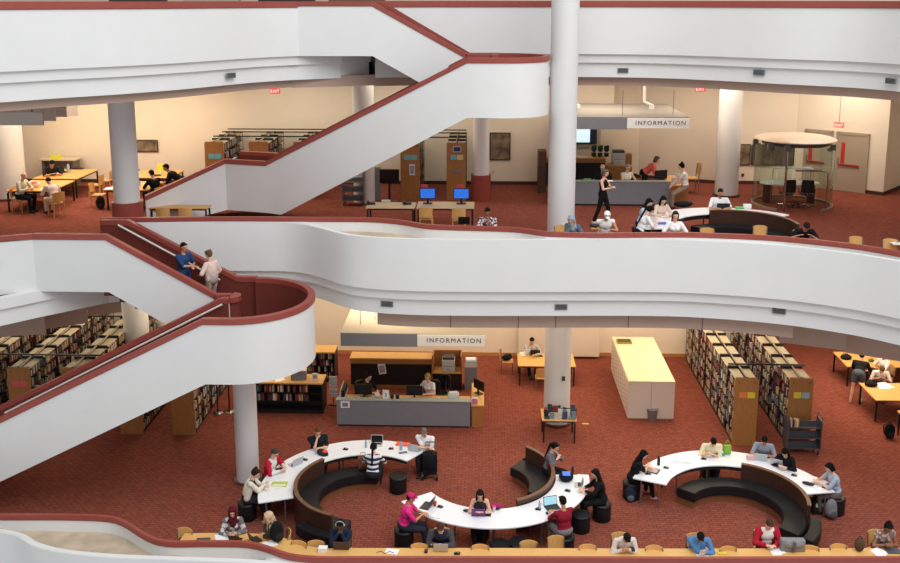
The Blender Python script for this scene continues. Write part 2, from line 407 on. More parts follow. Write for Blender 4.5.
wallp('wall_right', [(17.2, 40), (17.2, 20)], 0, C1, CREAM)
DKB = plas((74, 44, 36), .6)
wallp('wall_back', [(-26, 36.8), (-16.2, 36.75)], F2, C2, CREAM, True, DKB)
wallp('wall_back', [(-16.2, 36.75), (-13.5, 36.75)], F2, C2, CREAM, True, DKB)
wallp('wall_back', [(-13.5, 36.75), (2.5, 36.9)], F2, C2, CREAM, True, DKB)
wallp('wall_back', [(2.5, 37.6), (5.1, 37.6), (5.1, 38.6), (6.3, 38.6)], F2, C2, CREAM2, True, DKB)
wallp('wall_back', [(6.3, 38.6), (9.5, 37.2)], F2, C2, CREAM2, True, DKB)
wallp('wall_back', [(9.5, 37.35), (12.2, 37.3)], F2, C2, CREAM, True, DKB)
wallp('wall_back', [(12.2, 37.3), (14.85, 35.25), (16.3, 36.9)], F2, C2, CREAM, False, DKB)
struct(MB().wall([(14.17, 35.77, F2, F2+.13), (14.85, 35.25, F2, F2+.13), (16.3, 36.9, F2, F2+.13)], -.03, 0).build('baseboard_back', DKB))
wallp('wall_right', [(17, 36.9), (17, 20)], F2, C2, CREAM)
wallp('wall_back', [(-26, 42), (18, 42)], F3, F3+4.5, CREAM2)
# round cream pillar and projections on the far left of level 2
# ---- columns
def column(x, y, z0, z1, r, label, collar=None):
    t = empty('column', (x, y, z0), 0, label, 'column')
    MB().cyl(0, 0, 0, z1-z0, r, 40).build('shaft', COLW, t, smooth=True)
    if collar: MB().cyl(0, 0, 0, collar, r+.07, 40).build('collar', RED if collar > .5 else plas((90, 60, 52)), t, smooth=True)
    return t
column(2.33, 28.2, F1, F2-.4, .41, 'round white column behind the small oak book table on the lower floor', .08)
column(2.33, 28.2, F2, 24, .41, 'tall round white column rising past every balcony in the centre', .08)
column(-6.5, 24.2, F1, 3.8, .31, 'slim white column carrying the round stair landing, beside the red and white shirt man', .05)
cx = py(127.5, 206, 28)[0]
column(cx, 28.0, F2, C2, .385, 'grey white column with a red collar at the head of the left staircase', 1.12)
column(-.12, 33.9, F2, C2, .29, 'slim white column behind the blue screen computer desk', .95)
column(9.0, 35.0, F2, C2, .42, 'white column between the information desk and the round glass booth', .08)
x0, y0, _ = py(363, 100, 33.5)
column(x0, y0, F2, C2, .38, 'column half hidden behind the upper staircase, near the exit sign')
x0, y0, _ = py(5, 150, 33.6)
column(x0, y0, F2, C2, .62, 'broad cream round pillar at the left edge of the upper floor', .08)
x0, y0, _ = py(137, 340, 30.6)
column(x0, y0, F1, C1, .42, 'column seen between the stair and the bookshelves on the lower left')
# ---- vents in the edge bands
def vent(p, ang, label):
    k = put('air_vent', [P('frame', MB().box(-.17, .17, -.02, .02, -.075, .075), VENTM, [P('slat', MB().box(-.14, .14, -.03, -.02, -.05+.033*i, -.035+.033*i), plas((60, 62, 64))) for i in range(4)])], p, ang, label, 'air vent', 'grey vents in the balcony bands')
for (x, y, zz, nm) in [(387, 304, 0, 'left of the INFORMATION sign below'), (561, 307, 0, 'above the lower white column'), (779, 311, 0, 'above the right bookstacks')]:
    X = pz(x, y, F2-.95)[0]
    for _ in range(6): X = py(x, y, at_x(out2, X)+.19)[0]
    Y = at_x(out2, X)+.19; sl = math.atan2(at_x(out2, X+.3)-at_x(out2, X-.3), .6)
    vent((X, Y, py(x, y, Y)[2]), sl, 'small grey air vent in the middle balcony band, '+nm)
for (x, y, nm) in [(231, 75.5, 'at the left over the staircase'), (623, 70.5, 'right of the tall white column'), (759, 72.5, 'over the glass booth side'), (887, 81, 'at the right edge')]:
    E = L3L if x < 300 else L3R
    X = pz(x, y, F3-.95)[0]
    for _ in range(6): X = py(x, y, at_x(E, X)+.19)[0]
    Y = at_x(E, X)+.19; sl = math.atan2(at_x(E, X+.3)-at_x(E, X-.3), .6)
    vent((X, Y, py(x, y, Y)[2]), sl, 'small grey air vent in the top balcony band, '+nm)

# ---- staircases
RH = 1.12; FT = 1.66          # rail height above the treads, fascia depth from rail top to soffit
def flight(t, a, b, z0, z1, w, n):
    """treads from plan point a (height z0) to b (height z1); w = width vector"""
    m = MB()
    for i in range(n):
        u0, u1 = i/n, (i+1)/n
        zt = z0+(z1-z0)*(i+ (1 if z1 < z0 else 1))/n
        zt = z0+(z1-z0)*((i+.5)/n)
        p = [(a[0]+(b[0]-a[0])*u0, a[1]+(b[1]-a[1])*u0), (a[0]+(b[0]-a[0])*u1, a[1]+(b[1]-a[1])*u1)]
        m.prism([p[0], p[1], (p[1][0]+w[0], p[1][1]+w[1]), (p[0][0]+w[0], p[0][1]+w[1])], zt-.32, zt)
    m.build('flight_of_steps', CARPET, t)
def side(t, pts, lining=0, capoff=(-.03, .16), dz=FT, names=('fascia', 'rail_cap', 'lining'), mw=WHITE):
    """pts (x, y, ztop) or (x, y, ztop, zbot); wall to the left of travel. lining 1 = brown face on the left side, -1 = on the right"""
    q = [(p[0], p[1], (p[3] if len(p) > 3 else p[2]-dz), p[2]-.13) for p in pts]
    MB().wall(q, 0 if lining >= 0 else .03, .12 if lining <= 0 else .09).build(names[0], mw, t, smooth=True)
    if lining:
        q2 = [(p[0], p[1], max((p[3] if len(p) > 3 else p[2]-dz)+.05, p[2]-1.25), p[2]-.12) for p in pts]
        MB().wall(q2, *((.09, .15) if lining > 0 else (-.03, .03))).build(names[2], BROWN, t, smooth=True)
    MB().wall([(p[0], p[1], p[2]-.15, p[2]) for p in pts], *capoff).build(names[1], RED, t, smooth=True, bevel=.012)
def stair(label, A, B, C, XF, ZR, DC, DR, low, YFAR, fz, hr=None, lowflat=None, mid_end=None, fs=(.1, 1)):
    """A,B,C near side of the upper flight (x, y, ztop); DC drum centre, DR radius; low = near side of the lower flight, from the drum outwards"""
    t = empty('staircase', (0, 0, 0), 0, label, 'staircase')
    side(t, [A, B, C], 1)                                       # upper flight, camera side
    side(t, [(py(100.5, 225, YFAR)[0] if fz < 10 else XF, YFAR, fz+RH), (XF+fs[0], YFAR, fz+RH), (XF+fs[1], YFAR, ZR), (DC[0]-.1, YFAR, ZR)], -1, (-.05, .14), 1.38)      # upper flight, far side
    # drum: outer wall from the lower flight round to the far side
    arc = []
    for i in range(29):
        a = -PI/2+PI*i/28; arc.append((DC[0]+DR*math.cos(a), DC[1]+DR*math.sin(a), ZR))
    nl = [(p[0], p[1], p[2]) if len(p) < 4 else p for p in low]
    outer = list(reversed(nl))+arc[0:]
    side(t, [o if len(o) > 3 else (o[0], o[1], o[2], o[2]-FT-.03) for o in outer]+[(DC[0]-.12, YFAR, ZR, ZR-FT-.03)], 1, (-.03, .16))
    # landing
    poly = [(DC[0]+(DR-.05)*math.cos(-PI/2+PI*i/28), DC[1]+(DR-.05)*math.sin(-PI/2+PI*i/28)) for i in range(29)]
    MB().prism([(DC[0]-.1, DC[1]-DR+.05)]+poly+[(DC[0]-.1, DC[1]+DR-.05)], ZR-RH-.35, ZR-RH).build('landing', BROWN, t)
    MB().prism([(DC[0]-.1, DC[1]-DR+.05)]+poly+[(DC[0]-.1, DC[1]+DR-.05)], ZR-FT-.02, ZR-RH-.36).build('landing_soffit', WHITE, t)
    return t
# level 2 stair
YFS = rail2[0][1]-.32; YL2 = YN2-1.95
ZR2 = F2+RH-1.6
ex = py(314, 295, YN2)[0]
DR2 = (YFS-YL2)/2; DC2 = (ex-DR2, YL2+DR2)
def onY(x, y, Y): p = py(x, y, Y); return (p[0], p[1], p[2])
Cx = py(216, 293, YN2)[0]
A_ = (A2[0], YN2, F2+RH, F2-.45); B_ = (B2[0], YN2, F2+RH, F2-.45)
q0 = py(103, 297, YN2); q1 = py(160, 324, YN2)
C_ = (Cx, YN2, ZR2, ZR2-FT)
nl0 = py(202, 317.5, YL2); nl1 = py(0, 416, YL2); nb0 = py(205, 387, YL2); nb1 = py(0, 486.5, YL2)
sl = (nl0[2]-nl1[2])/(nl0[0]-nl1[0]); zend = F1+1.12
xe = nl0[0]-(ZR2-zend)/sl
low2 = [(nl0[0], YL2, ZR2), (xe, YL2, zend, -.0)]
low2[0] = (nl0[0], YL2, ZR2, ZR2-FT-.03)
low2[1] = (xe, YL2, zend, zend-FT)
st2 = stair('lower white staircase with a round landing, two people walking on its upper flight', A_, B_, C_, XS2, ZR2, DC2, DR2, low2, YFS, F2, fs=(py(128, 218, YFS)[0]-XS2, py(237, 276, YFS)[0]-XS2))
# middle wall of the lower flight, curled round the newel at the landing
ncx = py(232, 300, YN2)[0]
def newel(t, x, yn, x0, zr, r=.2):
    pts = [(x0, yn+.02, zr-.0)]
    side(t, [(x0, yn, zr), (x, yn, zr)], 1)
    m = MB().arc(0.0, r, -90, 90, zr-1.3, zr-.12, 14, (x, yn-.03)); m.build('newel', BROWN, t, smooth=True)
    MB().arc(0.0, r+.05, -90, 90, zr-.14, zr, 14, (x, yn-.03)).build('newel_cap', RED, t, smooth=True)
newel(st2, ncx, YN2, Cx-.05, ZR2)
ym = YN2-.36
side(st2, [(xe, ym, zend), (nl0[0]-.0, ym, ZR2), (ncx, ym, ZR2)], -1, (-.02, .2))
flight(st2, (XS2, YN2+.12), (Cx+.2, YN2+.12), F2, ZR2-RH, (0, YFS-YN2-.1), 9)
flight(st2, (xe, YL2+.12), (nl0[0], YL2+.12), 0, ZR2-RH, (0, ym-YL2-.1), 22)
def handrail(t, pts):
    MB().tube(pts, .028, 8).build('handrail', mat('handrail_white', (222, 216, 208), .3), t, smooth=True)
h0 = py(118, 225, YFS-.14); h1 = py(220, 280, YFS-.14); handrail(st2, [h0, h1])
h0 = py(222, 304.5, ym-.12); h1 = py(5, 413, ym-.12); handrail(st2, [h1, h0])
# level 3 stair: the lower flight swings back towards the back wall
YF3 = L3R[0][1]-.2; YL3 = YN3-1.95; ZR3 = F3+RH-1.5
ex = py(547.5, 55, YN3)[0]; DR3 = (YF3-YL3)/2; DC3 = (ex-DR3, YL3+DR3)
A_ = (L3L[-1][0], YN3, F3+RH+.05, F3-.45); B_ = (py(372, 5, YN3)[0], YN3, F3+RH+.05, F3-.45)
C_ = (py(467, 50, YN3)[0], YN3, ZR3, ZR3-FT)
YA, YB, YC = YL3, 29.9, 28.6
n0 = py(467, 56, YA); n0b = py(470, 118, YA); n1 = py(265, 161.5, YB); n1b = py(283, 213, YB)
n2 = py(225, 158.5, YB+.4); n2b = py(225, 213, YB+.4); n3 = py(146, 203, YC+.2)
sb = (n0b[2]-n1b[2])/(n0b[0]-n1b[0])
low3 = [(n0[0], YA, ZR3, ZR3-FT-.02), (n1b[0], YB-.25, n1[2]+(ZR3-n1[2])*(n1b[0]-n1[0])/(n0[0]-n1[0]), n1b[2]), (n1[0], YB, n1[2], n1b[2]), (n2[0], n2[1], n1[2], n1b[2]), (n3[0], n3[1], F2+RH, F2)]
st3 = stair('upper white staircase with a round landing, in front of the top balcony', A_, B_, C_, XS3, ZR3, DC3, DR3, low3, YF3, F3, fs=(py(385, 3, YF3)[0]-XS3, py(470, 48, YF3)[0]-XS3))
newel(st3, py(492, 52, YN3)[0], YN3, C_[0]-.05, ZR3)
ofm = 1.65
mid = [(p[0]+.05, p[1]+ofm, p[2]) for p in low3]
side(st3, [(mid[3][0], mid[3][1], mid[3][2]), (mid[2][0], mid[2][1], mid[2][2]), (mid[0][0], mid[0][1], mid[0][2])], -1, (-.02, .2))
flight(st3, (XS3, YN3+.12), (C_[0]+.2, YN3+.12), F3, ZR3-RH, (0, YF3-YN3-.1), 9)
flight(st3, (n1[0], YB+.12), (n0[0], YA+.12), n1[2]-RH, ZR3-RH, (0, ofm-.1), 18)
MB().prism([(n1[0]+.02, YB+.1), (n1[0]+.02, YB+ofm), (n2[0], n2[1]+ofm), (n2[0], n2[1]+.1)], n1[2]-RH-.3, n1[2]-RH).build('landing', BROWN, st3)
flight(st3, (n3[0]+.4, n3[1]+.25), (n2[0], n2[1]+.12), F2, n1[2]-RH, (0, ofm-.1), 5)
h0 = py(262, 152, YB+1.5); handrail(st3, [py(231, 160, YB+.55), py(236, 157.5, YB+.75)])
# ---------------------------------------------------------------- lights
def area(loc, sx, sy, e, col, rot=(0, 0, 0), name='ceiling_lamp'):
    l = bpy.data.lights.new(name, 'AREA'); l.shape = 'RECTANGLE'; l.size = sx; l.size_y = sy; l.energy = e; l.color = col
    o = bpy.data.objects.new(name, l); COL.objects.link(o); o.location = loc; o.rotation_euler = rot; return o
WARM = (1.0, .82, .61); 
w = bpy.data.worlds.new('sky'); SC.world = w; w.use_nodes = True; nt = w.node_tree
bg = nt.nodes['Background']; bg.inputs['Color'].default_value = (.95, .97, 1.0, 1); bg.inputs['Strength'].default_value = 0.55
area((12, 8, 30), 34, 26, 8800, (.97, .98, 1.0), (R_(14), R_(10), 0), 'skylight')
for x, e in ((-8, 90), (-3, 190), (2, 165), (7, 210), (12.5, 330)): area((x, 30.5, C1-.06), 3.2, 4.5, e, WARM)
for x in (-15.5, -11): area((x, 31, C1-.06), 2.5, 3.5, 130, WARM)
for x in (-16, -12): area((x, 33, C2-.06), 3, 4, 240, WARM)
area((2.5, 26.0, C1-.05), 12, .5, 110, WARM); area((5, 31.2, C2-.05), 7, .5, 60, (1, .85, .7))
for x in (-7, -2.5): area((x, 34, C2-.06), 3, 3, 85, (1, .88, .74))
for x in (4, 8, 12.5): area((x, 34.3, C2-.06), 3, 3, 150, (1, .86, .7))
# ================================================================ FURNITURE KINDS
def curved_back(w, z0, z1, y, th=.016, bow=.05, n=10, taper=.92):
    m = MB(); V = []; Fc = []
    rows = 6
    for side in (0, 1):
        for j in range(rows+1):
            v = j/rows; z = z0+(z1-z0)*v; ww = w*(1-(1-taper)*v)
            if v > .8: ww *= 1-(v-.8)*.25
            for i in range(n+1):
                u = i/n*2-1; V.append((u*ww/2, y-bow*(1-u*u)-.03*v-(th if side else 0), z-(.02*u*u if v > .9 else 0)))
    K = (rows+1)*(n+1)
    for j in range(rows):
        for i in range(n):
            a = j*(n+1)+i; Fc += [(a, a+1, a+n+2, a+n+1), (K+a, K+a+n+1, K+a+n+2, K+a+1)]
    for j in range(rows):
        for i in (0, n):
            a = j*(n+1)+i; Fc.append((a, a+n+1, K+a+n+1, K+a))
    for i in range(n):
        Fc += [(i, i+1, K+i+1, K+i), (rows*(n+1)+i, rows*(n+1)+i+1, K+rows*(n+1)+i+1, K+rows*(n+1)+i)]
    return m.add(V, Fc)
def chair_kind(legm, woodleg=False):
    k = [P('seat', MB().box(-.21, .21, -.19, .22, .43, .455), OAKC, bevel=.008, smooth=True), P('backrest', curved_back(.43, .52, .85, -.2), OAKC, smooth=True)]
    r = .014 if not woodleg else .018
    for q in (-1, 1):
        k.append(P('leg', MB().tube([(q*.19, .19, .435), (q*.205, .21, 0)], r), legm))
        k.append(P('leg', MB().tube([(q*.19, -.19, 0), (q*.185, -.18, .44), (q*.2, -.215, .82)], r), legm))
        k.append(P('side_rail', MB().tube([(q*.195, .19, .42), (q*.19, -.18, .42)], r*.8), legm))
    k.append(P('crossbar', MB().tube([(-.19, .19, .42), (.19, .19, .42)], r*.8), legm))
    return k
CHAIR = chair_kind(STEEL); CHAIRW = chair_kind(OAKC, True)
STOOL = [P('drum', MB().lathe([(.215, .0), (.235, .03), (.235, .36), (.23, .38)], n=28), LEATHER, smooth=True), P('cushion', MB().lathe([(.225, .38), (.245, .395), (.245, .44), (.22, .465), (.0, .47)], n=28), LEATHER, smooth=True)]
def office_kind():
    k = [P('seat', MB().lathe([(.0, .44), (.22, .445), (.25, .47), (.22, .5), (.0, .5)], n=20), PLASTIC, smooth=True), P('backrest', curved_back(.44, .56, 1.02, -.2, .04, .07), PLASTIC, smooth=True),
         P('spine', MB().tube([(0, -.05, .44), (0, -.26, .46), (0, -.27, .8)], .02), STEEL), P('gas_lift', MB().cyl(0, 0, .08, .45, .03), CHROME)]
    for i in range(5):
        a = i*2*PI/5; k.append(P('leg', MB().tube([(0, 0, .11), (.28*math.cos(a), .28*math.sin(a), .07)], .02), CHROME, [P('caster', MB().ell((.28*math.cos(a), .28*math.sin(a), .03), (.03, .03, .03), 10, 6), BLACK)]))
    for q in (-1, 1): k.append(P('armrest', MB().tube([(q*.2, -.1, .47), (q*.27, -.05, .52), (q*.27, -.05, .66), (q*.27, .15, .67)], .015), BLACK))
    return k
OFFICE = office_kind()
def who(label): return ' '.join(label.split(',')[0].split()[:9])
def add_chair(loc, rz, label, kind=None):
    z = loc[2]; sc = 1
    off = -.0
    put('library_chair', kind or (CHAIRW if loc[0] < -10 and loc[2] > 3 else CHAIR), (loc[0], loc[1], z), rz, 'oak chair taken by the '+who(label), 'chair', 'oak library chairs')
def add_stool(loc, label):
    put('drum_stool', STOOL, (loc[0], loc[1], loc[2]), 0, 'black drum stool taken by the '+who(label), 'stool', 'black drum stools')
def add_office(loc, rz, label):
    put('office_chair', OFFICE, loc, rz, 'black swivel chair taken by the '+who(label), 'chair', 'swivel chairs at the desks')
def table_kind(w, d, h=.74, legm=BLACK, top=OAK, ov=.06):
    k = [P('tabletop', MB().box(-w/2, w/2, -d/2, d/2, h-.035, h), top, bevel=.008, smooth=True), P('apron', MB().box(-w/2+ov, w/2-ov, -d/2+ov, d/2-ov, h-.09, h-.036), legm)]
    for a in (-1, 1):
        for b in (-1, 1): k.append(P('leg', MB().box(a*(w/2-ov)-.025, a*(w/2-ov)+.025, b*(d/2-ov)-.025, b*(d/2-ov)+.025, 0, h-.09), legm))
    return k
# ---- computers and small things
def laptop_kind(body, w=.33, scr=None, open_=105, d=.23):
    a = R_(open_-90)
    lid = MB().box(-w/2, w/2, -.006, .006, 0, .22); lid2 = MB().box(-w/2+.012, w/2-.012, -.0085, -.006, .012, .208)
    for mb in (lid, lid2): mb.v = [(x, y*math.cos(a)+z*math.sin(a)+d/2, .018-y*math.sin(a)+z*math.cos(a)) for x, y, z in mb.v]
    return [P('base', MB().box(-w/2, w/2, -d/2, d/2, 0, .018), body, [P('keyboard', MB().box(-w/2+.03, w/2-.03, -.01, d/2-.02, .018, .021), BLACK)], bevel=.003), P('lid', lid, body, [P('screen', lid2, scr or SCREEN)])]
LAP_S = laptop_kind(SILVER); LAP_B = laptop_kind(PLASTIC); LAP_P = laptop_kind(plas((110, 50, 120)), .34); LAP_BR = laptop_kind(plas((74, 56, 54)), .36)
LAP_LIT = laptop_kind(PLASTIC, .36, mat('screen_pale', (150, 190, 200), .3, emit=(150, 195, 210), es=.55)); LAP_SL = laptop_kind(SILVER, .33, mat('screen_pale', (150, 190, 200)))
def monitor_kind(scr, w=.5, h=.32):
    return [P('foot', MB().box(-.13, .13, -.09, .09, 0, .02), PLASTIC), P('stand', MB().box(-.03, .03, .02, .05, .02, .25), PLASTIC),
            P('housing', MB().box(-w/2, w/2, -.02, .025, .14, .14+h), PLASTIC, [P('screen', MB().box(-w/2+.02, w/2-.02, -.023, -.02, .16, .12+h), scr)], bevel=.005)]
MON_OFF = monitor_kind(SCREEN); MON_BLUE = monitor_kind(BLUESCR, .44, .30)
PHONE = [P('desk_phone', MB().box(-.1, .1, -.1, .1, 0, .04).box(-.1, -.04, -.1, .1, .04, .075), PLASTIC, bevel=.008)]
PRINTER = [P('body', MB().box(-.22, .22, -.2, .2, 0, .42), LGREY, [P('paper_drawer', MB().box(-.2, .2, -.215, -.2, .03, .15), LGREY, [P('handle', MB().box(-.06, .06, -.225, -.215, .1, .115), VENTM)]), P('slot', MB().box(-.18, .18, -.21, -.2, .2, .215), VENTM)], bevel=.015),
           P('top_unit', MB().box(-.2, .2, -.17, .17, .42, .50), plas((70, 72, 74)), bevel=.01)]
def paper(w=.21, d=.297, m=None, h=.004): return [P('sheet', MB().box(-w/2, w/2, -d/2, d/2, 0, h), m or PAPER)]
SHEET = paper(); SHEETS = [P('sheet', MB().box(-.105, .105, -.15, .15, 0, .003).box(-.02, .19, -.12, .18, .003, .006, .3), PAPER)]
def open_book(w=.32, d=.23):
    m = MB(); V = []; n = 8
    for y in (-d/2, d/2):
        for i in range(n+1):
            u = i/n*2-1; V.append((u*w/2, y, .012+.018*abs(math.sin(u*PI))**.7))
        for i in range(n+1):
            u = i/n*2-1; V.append((u*w/2, y, 0))
    Fc = []
    K = 2*(n+1)
    for i in range(n): Fc += [(i, i+1, K+i+1, K+i), (n+1+i, K+n+1+i, K+n+2+i, n+2+i), (i, n+1+i, n+2+i, i+1), (K+i, K+i+1, K+n+2+i, K+n+1+i)]
    return [P('open_book', m.add(V, Fc), PAPER)]
OBOOK = open_book()
BOTTLE = [P('bottle_body', MB().lathe([(.032, 0), (.034, .02), (.034, .15), (.028, .17), (.014, .2), (.014, .215)], n=14), mat('bottle_plastic', (150, 175, 200), .15, spec=.7), [P('cap', MB().cyl(0, 0, .213, .235, .016, 12), plas((60, 80, 130)))], smooth=True)]
BOTTLEB = [P('bottle_body', MB().lathe([(.034, 0), (.036, .02), (.036, .17), (.02, .2), (.02, .22)], n=14), PLASTIC, [P('cap', MB().cyl(0, 0, .22, .245, .022, 12), BLACK)], smooth=True)]
CUP = [P('cup_body', MB().lathe([(.028, 0), (.038, .1)], n=14), plas((238, 236, 230)), [P('lid', MB().lathe([(.041, .1), (.041, .112), (.034, .118)], n=14), plas((70, 50, 40)))], smooth=True)]
OUTLET = [P('cover', MB().box(-.07, .07, -.045, .045, 0, .012), PLASTIC), P('plug', MB().box(-.045, .0, -.03, .02, .012, .045).tube([(-.02, 0, .03), (.03, .02, .05), (.08, .03, .015)], .006), PLASTIC)]
def backpack_kind(m, m2):
    b = MB().ell((0, 0, .23), (.155, .105, .235), 18, 12); b.ell((0, -.07, .15), (.12, .06, .12), 14, 8)
    me = remesh(b, .016, m, 'bag_body', 2)
    k = [('bag_body', me, [P('pocket', MB().ell((0, -.12, .14), (.1, .03, .09), 12, 8), m2, smooth=True)])]
    for q in (-1, 1): k.append(P('strap', MB().tube([(q*.07, .09, .4), (q*.1, .17, .32), (q*.11, .17, .15), (q*.1, .09, .06)], .014, 6), m2))
    k.append(P('handle', MB().tube([(-.04, .04, .44), (0, .05, .5), (.04, .04, .44)], .008, 6), m2)); return k
def remesh0(mb, vox, m, name, smooth=2):
    me = bpy.data.meshes.new('t'); me.from_pydata(mb.v, [], mb.f)
    o = bpy.data.objects.new('t', me); COL.objects.link(o)
    md = o.modifiers.new('r', 'REMESH'); md.mode = 'VOXEL'; md.voxel_size = vox; md.use_smooth_shade = True
    sm = o.modifiers.new('s', 'SMOOTH'); sm.factor = .5; sm.iterations = smooth
    out = bpy.data.meshes.new_from_object(o.evaluated_get(bpy.context.evaluated_depsgraph_get()))
    bpy.data.objects.remove(o); out.name = name; out.materials.clear(); out.materials.append(m); return out
remesh = remesh0
BP_BLACK = backpack_kind(cloth((26, 26, 28)), cloth((40, 40, 42))); BP_NAVY = backpack_kind(cloth((40, 48, 62)), cloth((90, 100, 112)))
BP_GREY = backpack_kind(cloth((120, 120, 122)), cloth((84, 84, 88)))
# ================================================================ LOWER FLOOR
def ring(cx, cy, t0, t1, b0, b1, s_in, s_out, label_t, label_b, fz=F1, legs=(), grp=None):
    t = empty('curved_table', (cx, cy, fz), 0, label_t, 'table', 'curved white study tables')
    MB().arc(1.77, 2.65, t0, t1, .705, .74, 60).build('tabletop', TBLW, t, smooth=True, bevel=.006)
    n = max(3, int((t1-t0)/28))
    for i in range(n+1):
        a = R_(t0+2.5+(t1-t0-5)*i/n); cs, sn = math.cos(a), math.sin(a)
        l = MB().box(-.02, .02, -.02, .02, 0, .70).v
        MB().tube([(2.45*cs, 2.45*sn, 0), (2.45*cs, 2.45*sn, .68)], .022, 8).tube([(2.3*cs, 2.3*sn, .68), (2.5*cs, 2.5*sn, .68)], .02, 6).build('leg', STEEL, t)
        MB().tube([(1.98*cs, 1.98*sn, .0), (1.98*cs, 1.98*sn, .68)], .022, 8).build('leg', STEEL, t)
    MB().arc(1.9, 1.94, t0+4, t1-4, .55, .70, 50).build('modesty_rail', plas((60, 50, 46)), t, smooth=True)
    b = empty('curved_bench', (cx, cy, fz), 0, label_b, 'bench', 'curved black benches')
    for (a0, a1, r0, r1) in s_in+s_out:
        nm = 'seat'
        MB().arc(r0, r1, a0, a1, .20, .46, 40).build(nm, LEATHER, b, smooth=True, bevel=.02)
        MB().arc(r0+.07, r1-.02, a0+1.5, a1-1.5, 0, .20, 40).build('plinth', wood('plinth_wood', (140, 92, 58), .2), b, smooth=True)
    MB().arc(1.67, 1.74, b0, b1, .0, .86, 50).build('backrest', DKWOOD, b, smooth=True)
    MB().arc(1.655, 1.755, b0, b1, .855, .885, 50).build('backrest_rim', wood('rim_wood', (112, 76, 54), .2), b, smooth=True)
    return t, b
RL = (-3.1, 22.58); RM = (.17, 23.37); RR = (6.42, 22.3); RU = (7.25, 26.85)
ring(*RL, 54, 200, 135, 252, [(77, 263, 1.12, 1.665)], [(224, 263, 1.745, 2.05)], 'curved white table at the left, before the information desk', 'curved black bench inside the left white table')
ring(*RM, 214, 361, -66, 52, [(-22, 57, 1.08, 1.665)], [(6, 57, 1.745, 1.99)], 'curved white table in the middle, opening away from the camera', 'curved black bench of the middle white table, its open end upward')
ring(*RR, 10, 158, -17, 72, [(-45, 141, 1.14, 1.665)], [(-45, -9, 1.745, 2.02)], 'curved white table at the right, below the tall bookstacks', 'curved black bench inside the right white table')
ring(*RU, 40, 186, -5, 103, [(-45, 128, 1.14, 1.665)], [], 'curved white table on the upper floor, before the glass booth', 'curved black bench inside the upper floor white table', F2)
def on_ring(c, ang, r, fz=F1, z=.742): return (c[0]+r*math.cos(R_(ang)), c[1]+r*math.sin(R_(ang)), fz+z)
# outlets set in the ring tops
for (x, y, f) in [(403,303,0),(715,222,0)]: pass
OUT1 = [(304.5,460),(346,449.5),(390,449)]; 
oi = 0
for (x, y, nm) in [(305,460,'beside the open laptop of the left white table'),(345.5,449.5,'near the striped top on the left table'),(391,449,'by the orange folder on the left table'),(440,507,'right of the pale lit laptop, middle table'),(488,515.5,'right of the purple laptop, middle table'),(538,509.5,'left of the red shirt laptop'),(567.5,491,'right end of the middle table'),(648,474,'by the black clothed woman, right table'),(666,468,'beside the black bottle, right table'),(703.5,459,'beside the cream shirt reader'),(794,475.5,'on the right arc near the black haired reader')]:
    p = pz(x, y, .742); put('power_outlet', OUTLET, p, random.uniform(-.5, .5), 'small black desk outlet '+nm, 'power outlet', 'desk outlets')
# ---- free stools
for (x, y, nm) in [(398,475,'standing alone below the left table end'),(519,541,'first of two tucked under the middle table, by the oak chair'),(500,543,'dark one beneath the middle table, left of the other'),(581,513,'between the maroon shirt and the black sweater')]:
    p = pz(x, y, .47); put('drum_stool', STOOL, (p[0], p[1], 0), 0, 'empty black drum stool '+nm, 'stool', 'black drum stools')
# ---- long desk behind the front parapet
def edge_desk(edge, x0, x1, fz, label, d0=.03, d1=.92):
    pts = [p for p in edge if x0 <= p[0] <= x1]
    t = empty('long_desk', (pts[0][0], pts[0][1], fz), 0, label, 'desk'); q = [(x-pts[0][0], y-pts[0][1]) for x, y in pts]
    MB().wall([(x, y, .70, .74) for x, y in q], d0, d1).build('worktop', OAK, t, smooth=True)
    for i in range(0, len(q), 9):
        MB().box(q[i][0]-.02, q[i][0]+.02, q[i][1]+.35, q[i][1]+.8, 0, .70).build('support_panel', BLACK, t)
edge_desk(rail1, -7.2, 10.4, F1, 'long oak reading desk running behind the bottom parapet')
edge_desk(rail2, -.8, 9.6, F2, 'long oak desk behind the middle balcony parapet')
for (x, y, z, nm) in [(183,528,1,'at the far left of the long desk'),(296,541,1,'first of the pair left of the navy top'),(316,541,1,'second of the pair left of the navy top'),(419,544,1,'below the pink shirt, pushed to the desk'),(480,545,1,'under the purple laptop user, pushed to the desk'),(529,541,1,'left of the empty chair pulled back in the middle'),(557,536,1,'pulled back a little from the middle desk'),(588,545,1,'just left of the white shirt phone reader'),(654,546,1,'between the white shirt and the blue shirt'),(729,547,1,'right of the blue shirt'),(809,546,1,'right of the grey satchel'),(839,544.5,1,'left of the small brown bag')]:
    p = pz(x, y, .84); ez = at_x(rail1, p[0])
    sl = math.atan2(at_x(rail1, p[0]+.4)-at_x(rail1, p[0]-.4), .8)
    put('library_chair', CHAIR, (p[0], p[1]-.26, 0), PI+sl+random.uniform(-.12, .12), 'empty oak chair '+nm, 'chair', 'oak library chairs')
for (x, y, nm) in [(561,226,'left of the grey headscarf, behind the middle rail'),(677,228,'right of the white cap, behind the middle rail'),(706.5,229,'left of the curved bench upstairs'),(760,226.5,'standing before the upstairs curved bench'),(857,237.5,'right of the sleeping reader upstairs'),(890,240,'at the right end of the middle rail')]:
    p = pz(x, y, F2+.83); put('library_chair', CHAIR, (p[0], p[1]-.2, F2), PI+random.uniform(-.15, .15), 'empty oak chair '+nm, 'chair', 'oak library chairs')
